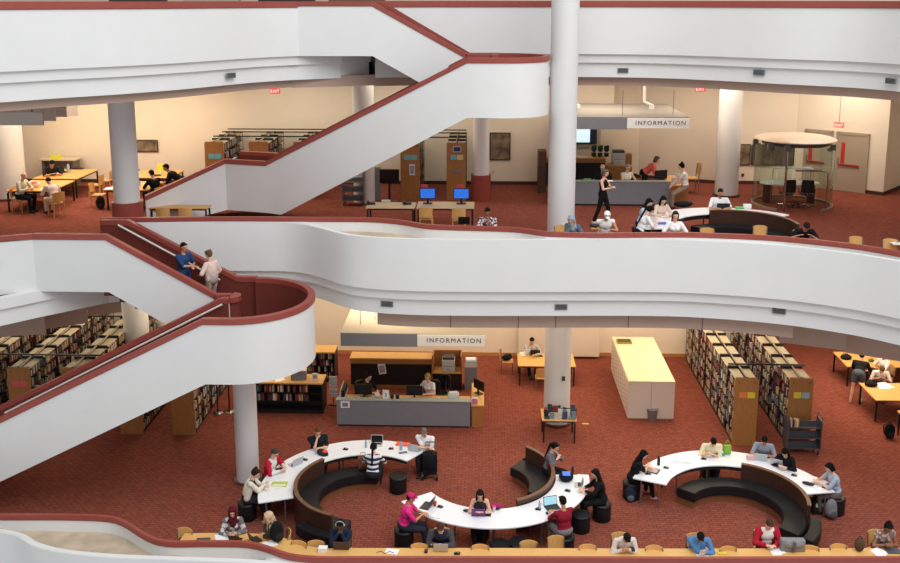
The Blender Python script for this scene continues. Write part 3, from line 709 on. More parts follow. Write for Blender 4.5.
# ---- info desks
def info_desk(x0, x1, y0, fz, label, d=.75, back=0):
    t = empty('information_desk', (x0, y0, fz), 0, label, 'desk')
    w = x1-x0
    MB().box(0, w, 0, .05, .06, .86).build('front_panel', GREYF, t); MB().box(.03, w-.03, .03, .1, 0, .06).build('toe_kick', BLACK, t)
    MB().box(-.02, w+.02, -.03, .22, .86, .89).build('counter_top', GREYT, t, bevel=.005)
    MB().box(0, w, .22, d, .70, .735).build('worktop', OAK, t)
    for x in (.0, w-.04): MB().box(x, x+.04, .05, d, .0, .86 if x == 0 else .7).build('side_panel', GREYF, t)
    return t
info_desk(-4.55, -.39, 27.65, F1, 'long grey information desk on the lower floor')
info_desk(2.3, 6.55, 33.05, F2, 'long grey information desk on the upper floor')
t = empty('side_table', (-.36, 27.7, 0), 0, 'oak side unit at the right end of the lower information desk', 'cabinet')
MB().box(0, .40, 0, 1.75, .70, .74).build('worktop', OAK, t); MB().box(.02, .38, .02, .06, 0, .70).build('front_panel', OAKP, t); MB().box(.34, .38, .06, 1.7, 0, .70).build('side_panel', OAKP, t)
t = empty('side_table', (6.6, 33.1, F2), 0, 'oak side unit at the right end of the upper information desk', 'cabinet')
MB().box(0, .62, 0, 2.0, .70, .74).build('worktop', OAK, t); MB().box(.02, .6, .02, .06, 0, .70).build('front_panel', OAKP, t); MB().box(.56, .6, .06, 1.95, 0, .70).build('side_panel', OAKP, t)
def back_unit(x0, x1, y, fz, label, right=True, h=1.1):
    t = empty('back_counter', (x0, y, fz), 0, label, 'cabinet'); w = x1-x0
    MB().box(0, w, 0, .6, h-.04, h).build('counter_top', OAK, t, bevel=.004); MB().box(0, w, 0, .04, h-.2, h-.04).build('front_edge', OAKP, t)
    MB().box(.02, w-.02, .05, .58, .12, h-.2).build('carcass', mat('case_black', (20, 18, 18), .6), t); MB().box(0, w, .02, .58, .0, .12).build('plinth', OAKP, t)
    return t
back_unit(-4.55, -1.75, 30.6, F1, 'black fronted back counter with oak top behind the lower information desk')
back_unit(2.25, 4.62, 35.9, F2, 'black fronted back counter with oak top behind the upper information desk', h=1.25)
t = empty('printer_cabinet', (-1.72, 30.5, 0), 0, 'oak and black cabinet holding the white printer, lower floor', 'cabinet')
MB().box(0, 1.0, 0, .6, 0, .62).build('carcass', BLACK, t); MB().box(0, 1.0, .0, .6, .62, .66).build('top', OAK, t)
MB().box(0, .04, 0, .6, .66, 1.25).build('side_panel', OAKP, t); MB().box(.96, 1.0, 0, .6, .66, 1.25).build('side_panel', OAKP, t); MB().box(.04, .96, .55, .6, .66, 1.25).build('back_panel', OAKP, t)
for i in range(2): MB().box(.08, .3, -.01, .0, .12+.25*i, .3+.25*i).build('drawer', PLASTIC, t)
put('printer', PRINTER, (-1.18, 30.75, .66), 0, 'white laser printer behind the blonde clerk', 'printer')
p = (5.05, 36.05, F2)
t = empty('printer_cabinet', p, 0, 'oak cabinet holding the white printer, upper floor', 'cabinet')
MB().box(-.4, .6, 0, .6, 0, .9).build('carcass', OAKP, t); MB().box(-.4, .6, 0, .6, .9, .94).build('top', OAK, t); MB().box(.35, .6, .1, .5, .94, 1.35).build('binder_box', OAKP, t)
put('printer', PRINTER, (5.15, 36.3, F2+.94), 0, 'white laser printer behind the upper information desk', 'printer', s=1.1)
t = empty('storage_tower', (-.62, 30.6, 0), 0, 'grey tower cabinet right of the lower printer', 'cabinet')
MB().box(0, .42, 0, .5, 0, 1.0).build('body', GREYF, t); MB().box(.0, .42, -.01, .0, .82, .98).build('tray', LGREY, t)
put('paper_stack', [P('sheet_pile', MB().box(-.16, .16, -.12, .12, 0, .06), PAPER)], (-.42, 30.8, 1.0), .1, 'white paper pile on the grey tower cabinet', 'paper')
# canopies
def canopy(x0, xm, x1, y0, y1, z0, z1, label, s1=.0):
    t = empty('sign_canopy', (x0, y0, z0), 0, label, 'canopy'); h = z1-z0
    MB().box(0, x1-x0, .05, y1-y0, h-.06, h).build('canopy_board', mat('canopy_top', (196, 188, 170), .8) if z0 < 5 else mat('canopy_top_dark', (120, 114, 106), .8), t)
    MB().box(0, xm-x0, 0, .05, -.05, h).build('fascia', GREYF, t)
    MB().box(0, .04, .05, y1-y0, .0, h-.06).build('side_board', LGREY, t)
    MB().box(xm-x0, x1-x0, -.02, .05, .0, h-.03).build('sign_board', plas((244, 244, 240)), t)
    for x in (.5, (x1-x0)*.5, x1-x0-.4):
        MB().tube([(x, .8, h), (x, .8, 1.3 if z0 < 5 else 1.2)], .012, 6).build('hanger_rod', VENTM, t)
    return t
TXT = plas((58, 54, 54))
tc = canopy(-4.3, -1.98, .05, 27.15, 31, 2.88, 3.24, 'grey hanging canopy with INFORMATION lettering on the lower floor')
text('INFORMATION', .2, (2.6, -.026, .11), TXT, 'lettering', tc, space=1.28)
tc = canopy(2.6, 4.79, 6.87, 31.95, 36.2, 8.87, 9.24, 'grey hanging canopy with INFORMATION lettering on the upper floor')
text('INFORMATION', .205, (2.46, -.026, .11), TXT, 'lettering', tc, space=1.28)
t = empty('hanging_panel', (-3.6, 28.4, 2.45), 0, 'olive grey lower panel hanging behind the lower canopy', 'panel'); MB().box(0, 2.3, 0, .05, 0, .5).build('board', plas((140, 136, 116)), t)
for x in (.2, 2.1): MB().tube([(x, .02, .5), (x, .02, 2.1)], .012).build('hanger_rod', VENTM, t)
for (x, nm) in [(5.5, 'right'), (2.85, 'left')]:
    t = empty('security_camera', (x+.25, 34.4, F2+3.3), 0, 'small white camera hanging above the upper canopy, %s one' % nm, 'camera')
    MB().tube([(0, 0, 1.3), (0, 0, .25)], .05, 10).build('drop_pole', LGREY, t); MB().tube([(0, 0, .25), (.12, -.1, .2), (.25, -.1, .14)], .045, 10).build('arm', LGREY, t); MB().cyl(.25, -.1, -.02, .16, .09, 14).build('housing', LGREY, t)
# ---- desk things, lower
put('monitor', MON_OFF, (-3.75, 28.15, .735), PI+.1, 'black monitor in front of the dark haired clerk', 'monitor'); put('monitor', MON_OFF, (-2.15, 28.1, .735), PI-.05, 'black monitor in front of the blonde clerk', 'monitor')
put('monitor', MON_OFF, (-.12, 28.6, .74), -.9+PI, 'black angled monitor on the oak side unit', 'monitor')
put('number_sign', [P('stand', MB().box(-.1, .1, -.03, .03, 0, .27), LGREY, [P('plate', MB().box(-.085, .085, -.034, -.03, .02, .25), PAPER)])], (-3.02, 27.78, .89), 0, 'small white stand sign with a dark figure, lower desk', 'sign')
text('3', .2, (-3.08, 27.74, .94), plas((40, 50, 80)), 'printed_number', bpy.data.objects['number_sign'], ext=.001).location = (-.055, -.037, .06)
for x, nm in ((-2.83, 'left'), (-2.66, 'right')): put('pen_cup', [P('holder', MB().cyl(0, 0, 0, .13, .055, 14, .06), PLASTIC)], (x, 27.8, .89), 0, 'black pen cup, %s of the pair beside the number sign' % nm, 'cup', 'pen cups')
put('tissue_box', [P('carton', MB().box(-.12, .12, -.06, .06, 0, .1), plas((110, 180, 70)), [P('tissue', MB().ell((0, 0, .11), (.04, .03, .03), 8, 6), PAPER)])], (-1.38, 27.95, .735), 0, 'green tissue box on the lower information desk', 'box')
put('machine', [P('casing', MB().box(-.17, .17, -.13, .13, 0, .3), LGREY, [P('slot', MB().box(-.1, .1, -.14, -.13, .1, .12), VENTM)], bevel=.04)], (-.92, 28.0, .735), .1, 'rounded light grey machine at the right of the lower desk', 'machine')
put('desk_fan', [P('globe', MB().ell((0, 0, .08), (.09, .09, .08), 14, 8), LGREY)], (-3.3, 27.85, .89), 0, 'small white round object by the number sign', 'globe')
put('catalogue_rack', [P('rack', MB().box(-.07, .07, 0, .75, 0, .05).box(-.07, -.05, 0, .75, .05, .3), LGREY, [P('folder', MB().box(-.04, .06, .02+.09*i, .08+.09*i, .05, .26), PLASTIC) for i in range(8)])], (-4.38, 27.75, .86), 0, 'grey file rack standing on the left end of the lower desk', 'rack')
put('notice', [P('sheet', MB().box(-.14, .14, -.01, 0, 0, .22), PAPER, [P('print', MB().box(-.09, .09, -.013, -.01, .04, .17), plas((130, 120, 130)))])], (-4.28, 27.64, .62), 0, 'small printed notice on the grey front, lower desk left', 'notice')
put('notice', [P('sheet', MB().box(-.13, .13, -.01, 0, -.2, .2), PAPER, [P('print', MB().box(-.09, .09, -.013, -.01, -.14, .1), plas((170, 168, 165)))])], (-3.45, 30.63, .72), 0, 'white sheet pinned on the black back counter', 'notice').rotation_euler[1] = -.15
put('office_chair', OFFICE, (-1.35, 29.2, 0), 2.6, 'empty black swivel chair behind the lower desk', 'chair', 'swivel chairs at the desks')
put('leaflet_tray', [P('tray', MB().box(-.1, .1, -.1, .1, 0, .16), LGREY, [P('leaflet', MB().box(-.08, .08, -.11, -.1, .02, .2), plas((200, 120, 150)))])], (-.25, 27.85, .74), 0, 'leaflet holder on the oak side unit', 'leaflet holder')
# newspaper rack and lamps behind left of the desk
t = empty('newspaper_rack', (-4.9, 29.2, 0), 0, 'black wire rack of leaflets left of the back counter', 'rack')
MB().box(-.16, .16, -.05, .05, 0, .03).build('foot', BLACK, t); MB().tube([(0, 0, .03), (0, 0, 1.2)], .015).build('post', BLACK, t)
for i in range(5): MB().box(-.13, .13, -.05, -.02, .3+.15*i, .42+.15*i).build('pocket', LGREY, t)
def barrier(p, label, fz=0):
    t = empty('barrier_post', p, 0, label, 'barrier post', 'barrier posts'); MB().lathe([(.17, 0), (.17, .02), (.03, .05)], n=18).build('base', CHROME, t); MB().cyl(0, 0, .05, .98, .025, 12).build('post', BLACK, t); MB().cyl(0, 0, .98, 1.03, .04, 12).build('head', BLACK, t)
for x, y, nm in [(218, 413, 'left one under the round landing'), (229.5, 412, 'right one under the round landing')]:
    p = pz(x, y, 0); barrier(p, 'black barrier post on a shiny base, '+nm)
# ---- free-standing oak tables on the lower floor
def otab(cx, cy, w, d, rz, fz, label, kind=None):
    return put('reading_table', table_kind(w, d), (cx, cy, fz), rz, label, 'table', 'oak reading tables')
otab(2.2, 31.6, 1.98, 1.2, 0, 0, 'oak table by the back wall, partly behind the white column')
otab(2.3, 27.12, 1.04, .84, 0, 0, 'small oak display table covered with books, in front of the column')
otab(13.7, 32.05, 2.4, 1.4, 0, 0, 'oak table at the right edge with the standing shorts wearer')
otab(13.6, 29.25, 2.5, 1.4, 0, 0, 'oak table at the right edge, second from the wall')
otab(13.95, 27.2, 2.5, 1.2, 0, 0, 'oak table at the right edge, nearest, only its corner showing')
put('library_chair', CHAIR, (.85, 32.2, 0), PI/2*1.0-PI, 'oak chair with a black bag, left of the back wall table', 'chair', 'oak library chairs')
put('library_chair', CHAIR, (2.0, 30.75, 0), .0, 'oak chair on the near side of the back wall table', 'chair', 'oak library chairs')
put('library_chair', CHAIR, (13.2, 28.2, 0), .1, 'oak chair between the two nearest right edge tables', 'chair', 'oak library chairs')
put('shoulder_bag', [('bag_body', remesh(MB().ell((0, 0, .11), (.2, .13, .11), 14, 8).ell((.1, .02, .15), (.1, .1, .08), 10, 6), .015, cloth((28, 28, 32)), 'bag'), [P('strap', MB().tube([(-.15, 0, .15), (-.05, 0, .27), (.1, 0, .2)], .012), BLACK)])], (.85, 32.2, .46), .4, 'black bag lying on the chair by the back wall', 'bag')
# cabinet block (card catalogue)
t = empty('card_catalogue', (4.6, 28.45, 0), 0, 'long putty coloured filing cabinet block beside the bookstacks', 'cabinet')
for k, (a, b) in enumerate(((0, .72), (.73, 1.45))):
    MB().box(a, b, 0, 4.0, .05, 1.27).build('carcass', PUTTY, t); MB().box(a-.005, b+.005, -.01, 2.0, 1.27, 1.3).build('top', PUTTYT, t); MB().box(a-.005, b+.005, 2.005, 4.01, 1.27, 1.3).build('top', PUTTYT, t)
MB().box(.03, 1.42, .03, 3.97, 0, .05).build('plinth', BASEW, t)
cm = MB(); hm = MB(); DRW = mat('drawer_face', (206, 192, 176), .6); n = 0
for i in range(9):
    for j in range(8):
        d = MB().box(-.02, 0, .06+i*.435, .06+i*.435+.40, .1+j*.143, .1+j*.143+.12).build('drawer', DRW, t)
        MB().box(-.035, -.02, .2+i*.435, .32+i*.435, .155+j*.143, .17+j*.143).build('handle', STEEL, d)
put('magazine_box', [P('tray', MB().box(-.25, .25, -.17, .17, 0, .07), plas((150, 140, 80)), [P('lid', MB().box(-.22, .22, -.15+.1*i, -.07+.1*i, .07, .09), plas((70, 80, 40))) for i in range(3)])], (pz(624, 342.5, 1.3)[0], pz(624, 342.5, 1.3)[1], 1.3), 0, 'dark green flat file tray on top of the putty cabinets', 'tray')
MB()
p = pz(652, 420, 0); put('waste_bin', [P('bin_shell', MB().lathe([(.13, 0), (.17, .36), (.18, .37)], n=20), plas((120, 112, 106)), [P('rim', MB().lathe([(.175, .36), (.185, .385), (.165, .39)], n=20), VENTM)], smooth=True)], p, 0, 'grey round waste bin at the corner of the putty cabinets', 'bin')
put('step_stool', [P('treadboard', MB().box(-.1, .1, -.04, .04, 0, .03), OAK)], pz(585.5, 424.5, 0), 0, 'small oak strip lying on the carpet right of the display table', 'strip')
# low black bookcases with oak tops
def low_case(x0, x1, y, d, h, label, fz=F1, shelves=2):
    t = empty('low_bookcase', (x0, y, fz), 0, label, 'bookcase'); w = x1-x0
    MB().box(0, w, 0, d, h-.05, h).build('top', OAK, t); MB().box(.02, w-.02, d/2-.02, d/2+.02, .08, h-.05).build('back_panel', BLACK, t); MB().box(.02, w-.02, .02, d-.02, 0, .12).build('plinth', BLACK, t)
    for x in (0, w-.04): MB().box(x, x+.04, 0, d, 0, h-.05).build('side_panel', BLACK, t)
    for i in range(1, shelves+1): MB().box(.04, w-.04, .02, d-.02, .12+(h-.17)*i/(shelves+1)-.02, .12+(h-.17)*i/(shelves+1)).build('shelf', BLACK, t)
    return [.12+(h-.17)*i/(shelves+1) for i in range(shelves+1)]
lz1 = low_case(-7.6, -5.13, 28.5, .75, 1.05, 'low black bookcase with oak top beside the lower information desk')
lz2 = low_case(-6.2, -5.15, 31.1, .7, 1.1, 'farther black bookcase with oak top by the back wall', shelves=3)
# display box and sign on the low bookcase
put('display_stand', [P('box', MB().box(-.25, .25, -.14, .14, 0, .3), GREYF, [P('lid', MB().box(-.25, .25, -.15, .15, .3, .32), LGREY)])], (-5.95, 28.85, 1.05), .1, 'grey box standing on the low bookcase', 'box')
put('card_stand', [P('card', MB().box(-.1, .1, -.01, .01, 0, .26), PAPER, [P('print', MB().box(-.06, .06, -.013, -.01, .08, .2), plas((160, 158, 154)))])], (-5.4, 28.7, 1.05), 0, 'white card stand at the right end of the low bookcase', 'sign')
put('paper_stack', SHEETS, (-6.6, 28.75, 1.05), .3, 'loose papers on the low bookcase', 'paper')
# ---- bookstacks
BK = [(150, 40, 40), (60, 70, 110), (200, 196, 184), (226, 220, 206), (54, 60, 54), (190, 160, 110), (90, 50, 44), (40, 42, 48), (170, 110, 70), (120, 140, 150), (196, 184, 130), (110, 30, 44)]
BKM = []
for c in BK:
    me = MB().box(0, 1, 0, 1, 0, 1).mesh('book', plas(c, .6)); BKM.append(me)
nbook = [0]
STEELTOP = mat('shelf_top', (166, 154, 130), .6)
def stuffbook(mbs, x, y, z, dx, dy, h, c):
    mbs[c].box(min(x, x+dx), max(x, x+dx), y, y+dy, z, z+h)
def stack(x, y0, y1, fz, label, sign=None, faces=(-1,), solo=(0, 0), grp='', zmax=2.12, panel=True, top_books=False):
    """double-faced steel bookstack along +Y; x = left side of the end panel"""
    w = .70; t = empty('bookstack', (x, y0, fz), 0, label, 'bookstack', 'tall bookstacks'); L = y1-y0; cx = w/2; nb = max(1, round((L-.04)/.92)); bl = (L-.04)/nb
    if panel:
        pm = MB(); a = []; r = .07
        pts = [(0, 0), (w, 0), (w, zmax-r)]+[(w-r+r*math.cos(q*PI/8), zmax-r+r*math.sin(q*PI/8)) for q in range(1, 5)]+[(r-r*math.sin(q*PI/8), zmax-r+r*math.cos(q*PI/8)) for q in range(0, 5)]
        n = len(pts); pm.add([(p[0], 0, p[1]) for p in pts]+[(p[0], .04, p[1]) for p in pts], [tuple(range(n)), tuple(reversed(range(n, 2*n)))]+[(i, n+i, n+(i+1) % n, (i+1) % n) for i in range(n)])
        ep = pm.build('end_panel', OAKP, t); MB().box(.005, w-.005, .005, .035, 0, .06).build('plinth', BLACK, t)
        for q in (.12, .58): MB().box(q-.025, q+.025, -.006, 0, zmax-.16, zmax-.12).build('slot', plas((120, 80, 44)), t)
        for i, c in enumerate(sign or []):
            MB().box(.14+i*.24, .14+i*.24+.22, -.01, 0, zmax-.62, zmax-.44).build('label_card', plas(c), t)
    MB().box(.06, w-.06, .05, L, 0, .1).build('base', BLACK, t)
    lev = [.1+i*.335 for i in range(6)]
    for i in range(nb+1): MB().box(cx-.02, cx+.02, .04+i*bl-.02, .04+i*bl+.02, 0, zmax+.02).build('upright', BLACK, t)
    for q in (-1, 1):
        for k, z in enumerate(lev):
            s = MB(); s.box(cx+(.02 if q > 0 else -.33), cx+(.33 if q > 0 else -.02), .05, L, z-.018, z).build('shelf', BLACK, t)
    for i in range(nb):
        for q in (-1, 1):
            MB().box(cx+(.03 if q > 0 else -.32), cx+(.32 if q > 0 else -.03), .1+i*bl, i*bl+bl-.04, zmax-.09, zmax-.075).build('canopy_shelf', STEELTOP, t)
    for i in range(nb+1): MB().box(cx-.33, cx+.33, .04+i*bl-.03, .04+i*bl+.03, zmax-.07, zmax+.0).build('crossbar', BLACK, t)
    MB().box(cx-.008, cx+.008, .05, L, zmax-.02, zmax+.03).build('top_rail', STEELTOP, t)
    for q in (-1, 1):
        for i in range(nb+1): MB().box(cx+q*.325-.006, cx+q*.325+.006, .04+i*bl-.015, .04+i*bl+.015, .1, zmax-.07).build('bracket', BLACK, t)
    # books
    mbs = [MB() for _ in BK]
    for q in faces:
        for k, z in enumerate(lev):
            for i in range(nb):
                yy = .04+i*bl+.03; end = .04+(i+1)*bl-.05-random.random()*.22
                while yy < end:
                    d = random.uniform(.022, .05); h = random.uniform(.17, .25); dp = random.uniform(.15, .21); c = random.randrange(len(BK))
                    if random.random() < .03: yy += .1; continue
                    xo = cx+q*.325-(dp if q > 0 else 0) - q*.01
                    if solo[0] <= i < solo[1] and nbook[0] < 170 and q == faces[0] and k >= 1:
                        o = bpy.data.objects.new('book', BKM[c]); COL.objects.link(o); o.location = (x+xo, y0+yy, fz+z); o.scale = (dp, d*.93, h)
                        tag(o, 'upright book on the near shelves of the '+grp, 'book', 'books in the '+grp); nbook[0] += 1
                    else: stuffbook(mbs, xo, yy, z, dp, d*.93, h, c)
                    yy += d
    if top_books:
        yy = .1
        while yy < L-.3:
            dp = .2; mbs[3 if random.random() < .6 else 2].box(cx+.04, cx+.32, yy, yy+.26, zmax-.07, zmax-.07+random.uniform(.08, .2)); yy += random.uniform(.3, .38)
    tmp = bpy.data.meshes.new('books'); V = []; Fc = []; mi = []
    for c, mb in enumerate(mbs):
        o = len(V); V += mb.v; Fc += [tuple(i+o for i in f) for f in mb.f]; mi += [c]*len(mb.f)
    if V:
        tmp.from_pydata(V, [], Fc); [tmp.materials.append(m.materials[0]) for m in BKM]; tmp.polygons.foreach_set('material_index', mi)
        o = bpy.data.objects.new('shelved_books', tmp); COL.objects.link(o); o.location = (x, y0, fz)
        tag(o, 'rows of books in the '+grp, 'books', None, 'stuff')
    return t
OR, YE, BL, PK, CY = (236, 128, 66), (222, 206, 60), (150, 190, 196), (226, 96, 96), (110, 190, 200)
stack(7.46, 26.8, 33.6, 0, 'tall bookstack right of the putty cabinets, orange and yellow cards', (OR, YE), (-1,), (0, 2), 'first bookstack right of the cabinets')
stack(9.07, 26.85, 33.6, 0, 'tall bookstack behind the grey book cart, yellow and blue cards', (YE, BL), (-1,), (0, 1), 'bookstack behind the grey book cart')
for i, (xx, sg, nm) in enumerate([(-14.5, (PK, PK), 'bookstack with pink card over the lower staircase'), (-12.83, None, 'bookstack second from the pink card, over the staircase'), (-11.1, None, 'bookstack whose oak end shows left under the staircase'), (-9.48, None, 'bookstack whose oak end shows whole under the staircase'), (-16.1, None, 'bookstack at the left picture edge over the staircase'), (-17.7, None, 'farther bookstack at the left picture edge')]):
    stack(xx, 26.85, 33.5, 0, 'tall '+nm, sg, (1,) if xx > -17 else (1,), (0, 0), nm, top_books=(i in (2, 3)))
for yy in (27.8, 31.5): 
    put('tie_bar', [P('bar', MB().box(-18, -9, -.02, .02, 2.15, 2.19), BLACK)], (0, yy, 0), 0, 'black tie bar over the left bookstacks, %s one' % ('near' if yy < 30 else 'far'), 'tie bar')
    put('tie_bar', [P('bar', MB().box(7.5, 9.8, -.02, .02, 2.15, 2.19), BLACK)], (0, yy, 0), 0, 'black tie bar over the right bookstacks, %s one' % ('near' if yy < 30 else 'far'), 'tie bar')
# upper floor stacks
for (xx, y, sg, nm, tb) in [(-10.13, 33.65, (CY, CY), 'upper bookstack with a turquoise card, left of the stair turn', 0), (-8.52, 33.7, ((200, 205, 210), (200, 205, 210)), 'upper bookstack just right of the turquoise card', 0), (-6.9, 33.7, None, 'upper bookstack behind the upper staircase', 0), (-3.02, 33.65, (CY, CY), 'upper bookstack with blue card behind the computers', 0), (-1.36, 33.75, (CY, (226, 200, 140)), 'upper bookstack with a navy notice, beside the slim column', 0)]:
    stack(xx, y, 36.5, F2, 'tall '+nm, sg, (1,), (0, 0), nm)
put('notice', [P('sheet', MB().box(-.1, .1, -.01, 0, 0, .4), PAPER, [P('print', MB().box(-.07, .07, -.012, -.01, .05, .35), plas((150, 160, 190)))])], (-2.6, 33.62, F2+.95), 0, 'white printed sheet on the blue carded bookstack end', 'notice')
put('notice', [P('sheet', MB().box(-.15, .15, -.01, 0, 0, .22), plas((190, 190, 196)), [P('print', MB().box(-.12, .12, -.012, -.01, .03, .19), plas((44, 54, 110)))])], (-.98, 33.72, F2+1.78), 0, 'navy notice on the bookstack end near the column', 'notice')
put('notice', [P('sheet', MB().box(-.2, .2, -.01, 0, 0, .08), plas((120, 130, 150)))], (-1.0, 33.72, F2+1.05), 0, 'small grey strip on the bookstack end near the column', 'notice')
for yy, zz in ((34.4, 2.2), (35.6, 2.2), (36.4, 2.2)):
    put('tie_bar', [P('bar', MB().box(-10, -.7, -.02, .02, 0, .04), BLACK)], (0, yy, F2+zz), 0, 'black tie bar over the upper bookstacks at depth %s' % {34.4: 'near', 35.6: 'middle', 36.4: 'far'}[yy], 'tie bar')
# books in the low bookcases
for (x0, x1, y, zs, nm) in [(-7.5, -5.6, 28.55, lz1[1:], 'low bookcase by the information desk'), (-6.1, -5.25, 31.15, lz2, 'farther low bookcase')]:
    for z in zs:
        xx = x0
        while xx < x1-.05:
            if random.random() < .12: xx += .12
            d = random.uniform(.03, .055); h = random.uniform(.19, .25)
            o = bpy.data.objects.new('book', random.choice(BKM)); COL.objects.link(o); o.location = (xx, y+.02, z+.001); o.scale = (d*.92, .17, h)
            tag(o, 'upright book in the '+nm, 'book', 'books in the '+nm); nbook[0] += 1; xx += d
# book carts
def cart_kind(m, w=.95, h=1.05):
    k = []
    for q in (-1, 1):
        k.append(P('end_frame', MB().box(q*w/2-.015, q*w/2+.015, -.22, .22, .15, h), m, [P('handle', MB().tube([(q*w/2, -.2, h), (q*w/2+q*.02, -.18, h+.12), (q*w/2+q*.02, .18, h+.12), (q*w/2, .2, h)], .012), m)]))
    for z in (.2, .52, .84): k.append(P('shelf', MB().box(-w/2, w/2, -.2, .2, z-.02, z).box(-w/2, w/2, -.01, .01, z, z+.15), m))
    for a in (-1, 1):
        for b in (-1, 1): k.append(P('caster', MB().tube([(a*(w/2-.04)-.015, b*.17, .05), (a*(w/2-.04)+.015, b*.17, .05)], .05, 12).cyl(a*(w/2-.04), b*.17, .06, .16, .012), BLACK))
    return k
DGREY = plas((78, 78, 84), .5)
c0 = put('book_cart', cart_kind(DGREY), (9.4, 26.45, 0), -.02, 'dark grey book cart in front of the right bookstack', 'cart')
for i in range(7):
    o = bpy.data.objects.new('book', BKM[(i*5+2) % 12]); COL.objects.link(o); o.location = (9.0+i*.035, 26.28, .845); o.scale = (.03, .15, random.uniform(.19, .25)); tag(o, 'book standing on the dark grey cart', 'book', 'books on the grey cart')
put('book_cart', cart_kind(plas((120, 120, 126)), .75, 1.25), (-4.62, 32.9, F2), 0, 'grey book cart behind the telephone desk, upper floor', 'cart')
# display table books
random.seed(3)
for i in range(30):
    x = 1.86+(i % 7)*.135+random.uniform(-.03, .03); y = 26.78+(i//7)*.16+random.uniform(-.03, .03); c = random.choice([2, 3, 2, 3, 1, 4, 7, 9, 0])
    st = random.random() < .75
    h = random.uniform(.2, .26) if st else .03
    o = bpy.data.objects.new('book', BKM[c]); COL.objects.link(o); o.location = (x, y, .741); o.scale = (random.uniform(.12, .16) if st else .17, .025 if st else .17, h); o.rotation_euler = (0, 0, random.uniform(-.5, .5))
    tag(o, 'small book %s on the display table' % ('propped upright' if st else 'lying flat'), 'book', 'books on the display table')
random.seed(11)
# ================================================================ UPPER FLOOR
otab(-15.6, 32.3, 1.6, 1.95, .0, F2, 'oak table at the left, with the bald reader')
otab(-15.7, 34.6, 1.65, 2.05, .0, F2, 'oak table at the left nearer the wall, with a laptop')
otab(-12.3, 32.4, 1.5, 1.6, .0, F2, 'oak table crossed by the collared column')
otab(-12.3, 34.7, 1.6, 1.6, .0, F2, 'oak table under the framed picture')
for (x, y, rz, nm) in [(-14.35, 34.0, PI/2, 'first of two on the right side of the wall table'), (-14.3, 34.9, PI/2, 'second of two on the right side of the wall table'), (-13.55, 32.2, -PI/2, 'with a black bag leaning on it, left of the column'), (-11.0, 34.4, PI/2+.3, 'right of the bending figure in black')]:
    put('library_chair', CHAIRW, (x, y, F2), rz, 'empty oak chair '+nm, 'chair', 'oak library chairs')
put('backpack', BP_BLACK, (*pz(101, 209, F2)[:2], F2), .5, 'black bag on the floor beside the chair left of the column', 'bag')
put('reading_table', table_kind(1.85, .5), (-9.6, 29.05, F2), 0, 'narrow oak table against the upper staircase wall', 'table', 'oak reading tables')
for x, nm in ((-9.95, 'left'), (-9.25, 'right')): put('library_chair', CHAIRW, (x, 28.62, F2), 0, 'oak chair, %s one at the narrow table by the stair' % nm, 'chair', 'oak library chairs')
put('computer_table', table_kind(1.55, .85, .74, BLACK, wood('pale_oak', (214, 190, 150), .1)), (-2.95, 29.5, F2), 0, 'pale desk with telephones and a router, upper floor', 'table')
put('computer_table', table_kind(1.82, .95, .74, BLACK, wood('pale_oak', (214, 190, 150), .1)), (-1.22, 29.6, F2), 0, 'pale desk with two blue screens beside the slim column', 'table')
p = pz(427, 206, F2+.74); put('monitor', MON_BLUE, (p[0], 29.75, F2+.742), PI*0, 'monitor with dark blue screen, left of the two', 'monitor', None, 1.15); 
p = pz(461, 206, F2+.74); put('monitor', MON_BLUE, (p[0], 29.75, F2+.742), 0, 'monitor with bright blue screen, right of the two', 'monitor', None, 1.15)
for x, nm in ((424.5, 'left'), (460, 'right')):
    p = py(x, 187, 29.9); put('desk_sign', [P('plate', MB().box(-.11, .11, -.01, .01, 0, .09), plas((216, 60, 84)))], (p[0], 29.75, F2+.74+.53), 0, 'pink tag on top of the %s blue screen' % nm, 'tag')
for (x, y, nm) in [(371, 204, 'left'), (407, 204, 'right')]:
    p = pz(x, y, F2+.74); put('desk_phone', PHONE, (p[0], p[1], F2+.74), .2, 'black telephone at the %s of the pale desk' % nm, 'telephone', s=1.3)
p = pz(386, 202, F2+.74); put('router', [P('box', MB().box(-.14, .14, -.08, .08, 0, .06), LGREY)], (p[0], p[1], F2+.74), 0, 'white box between the two telephones', 'box')
for x, y, nm in [(426, 29.05, 'left'), (459, 28.9, 'right')]:
    p = pz(x, 214, F2+.6); put('library_chair', CHAIRW, (p[0], y-.1, F2), 0, 'oak chair before the %s blue screen' % nm, 'chair', 'oak library chairs')
put('screen_partition', [P('panel', MB().box(-.3, .3, -.02, .02, .0, 1.2), plas((140, 150, 145)))], (-4.05, 33.8, F2), 0, 'grey green standing panel behind the telephone desk', 'panel')
put('dark_monitor', [P('housing', MB().box(-.35, .35, -.04, .04, .7, 1.2), SCREEN), P('stand', MB().box(-.04, .04, -.03, .03, .02, .7), BLACK), P('foot', MB().box(-.25, .25, -.2, .2, 0, .02), BLACK)], (-3.55+.15, 33.4, F2), 0, 'large dark screen on a stand behind the telephone desk', 'screen')
p = py(466, 216, 25.8); 
p = pz(464, 222, F2+.78); put('laptop', LAP_B, (p[0], p[1], F2+.742), PI, 'black laptop behind the rail left of the plaid shirt', 'laptop')
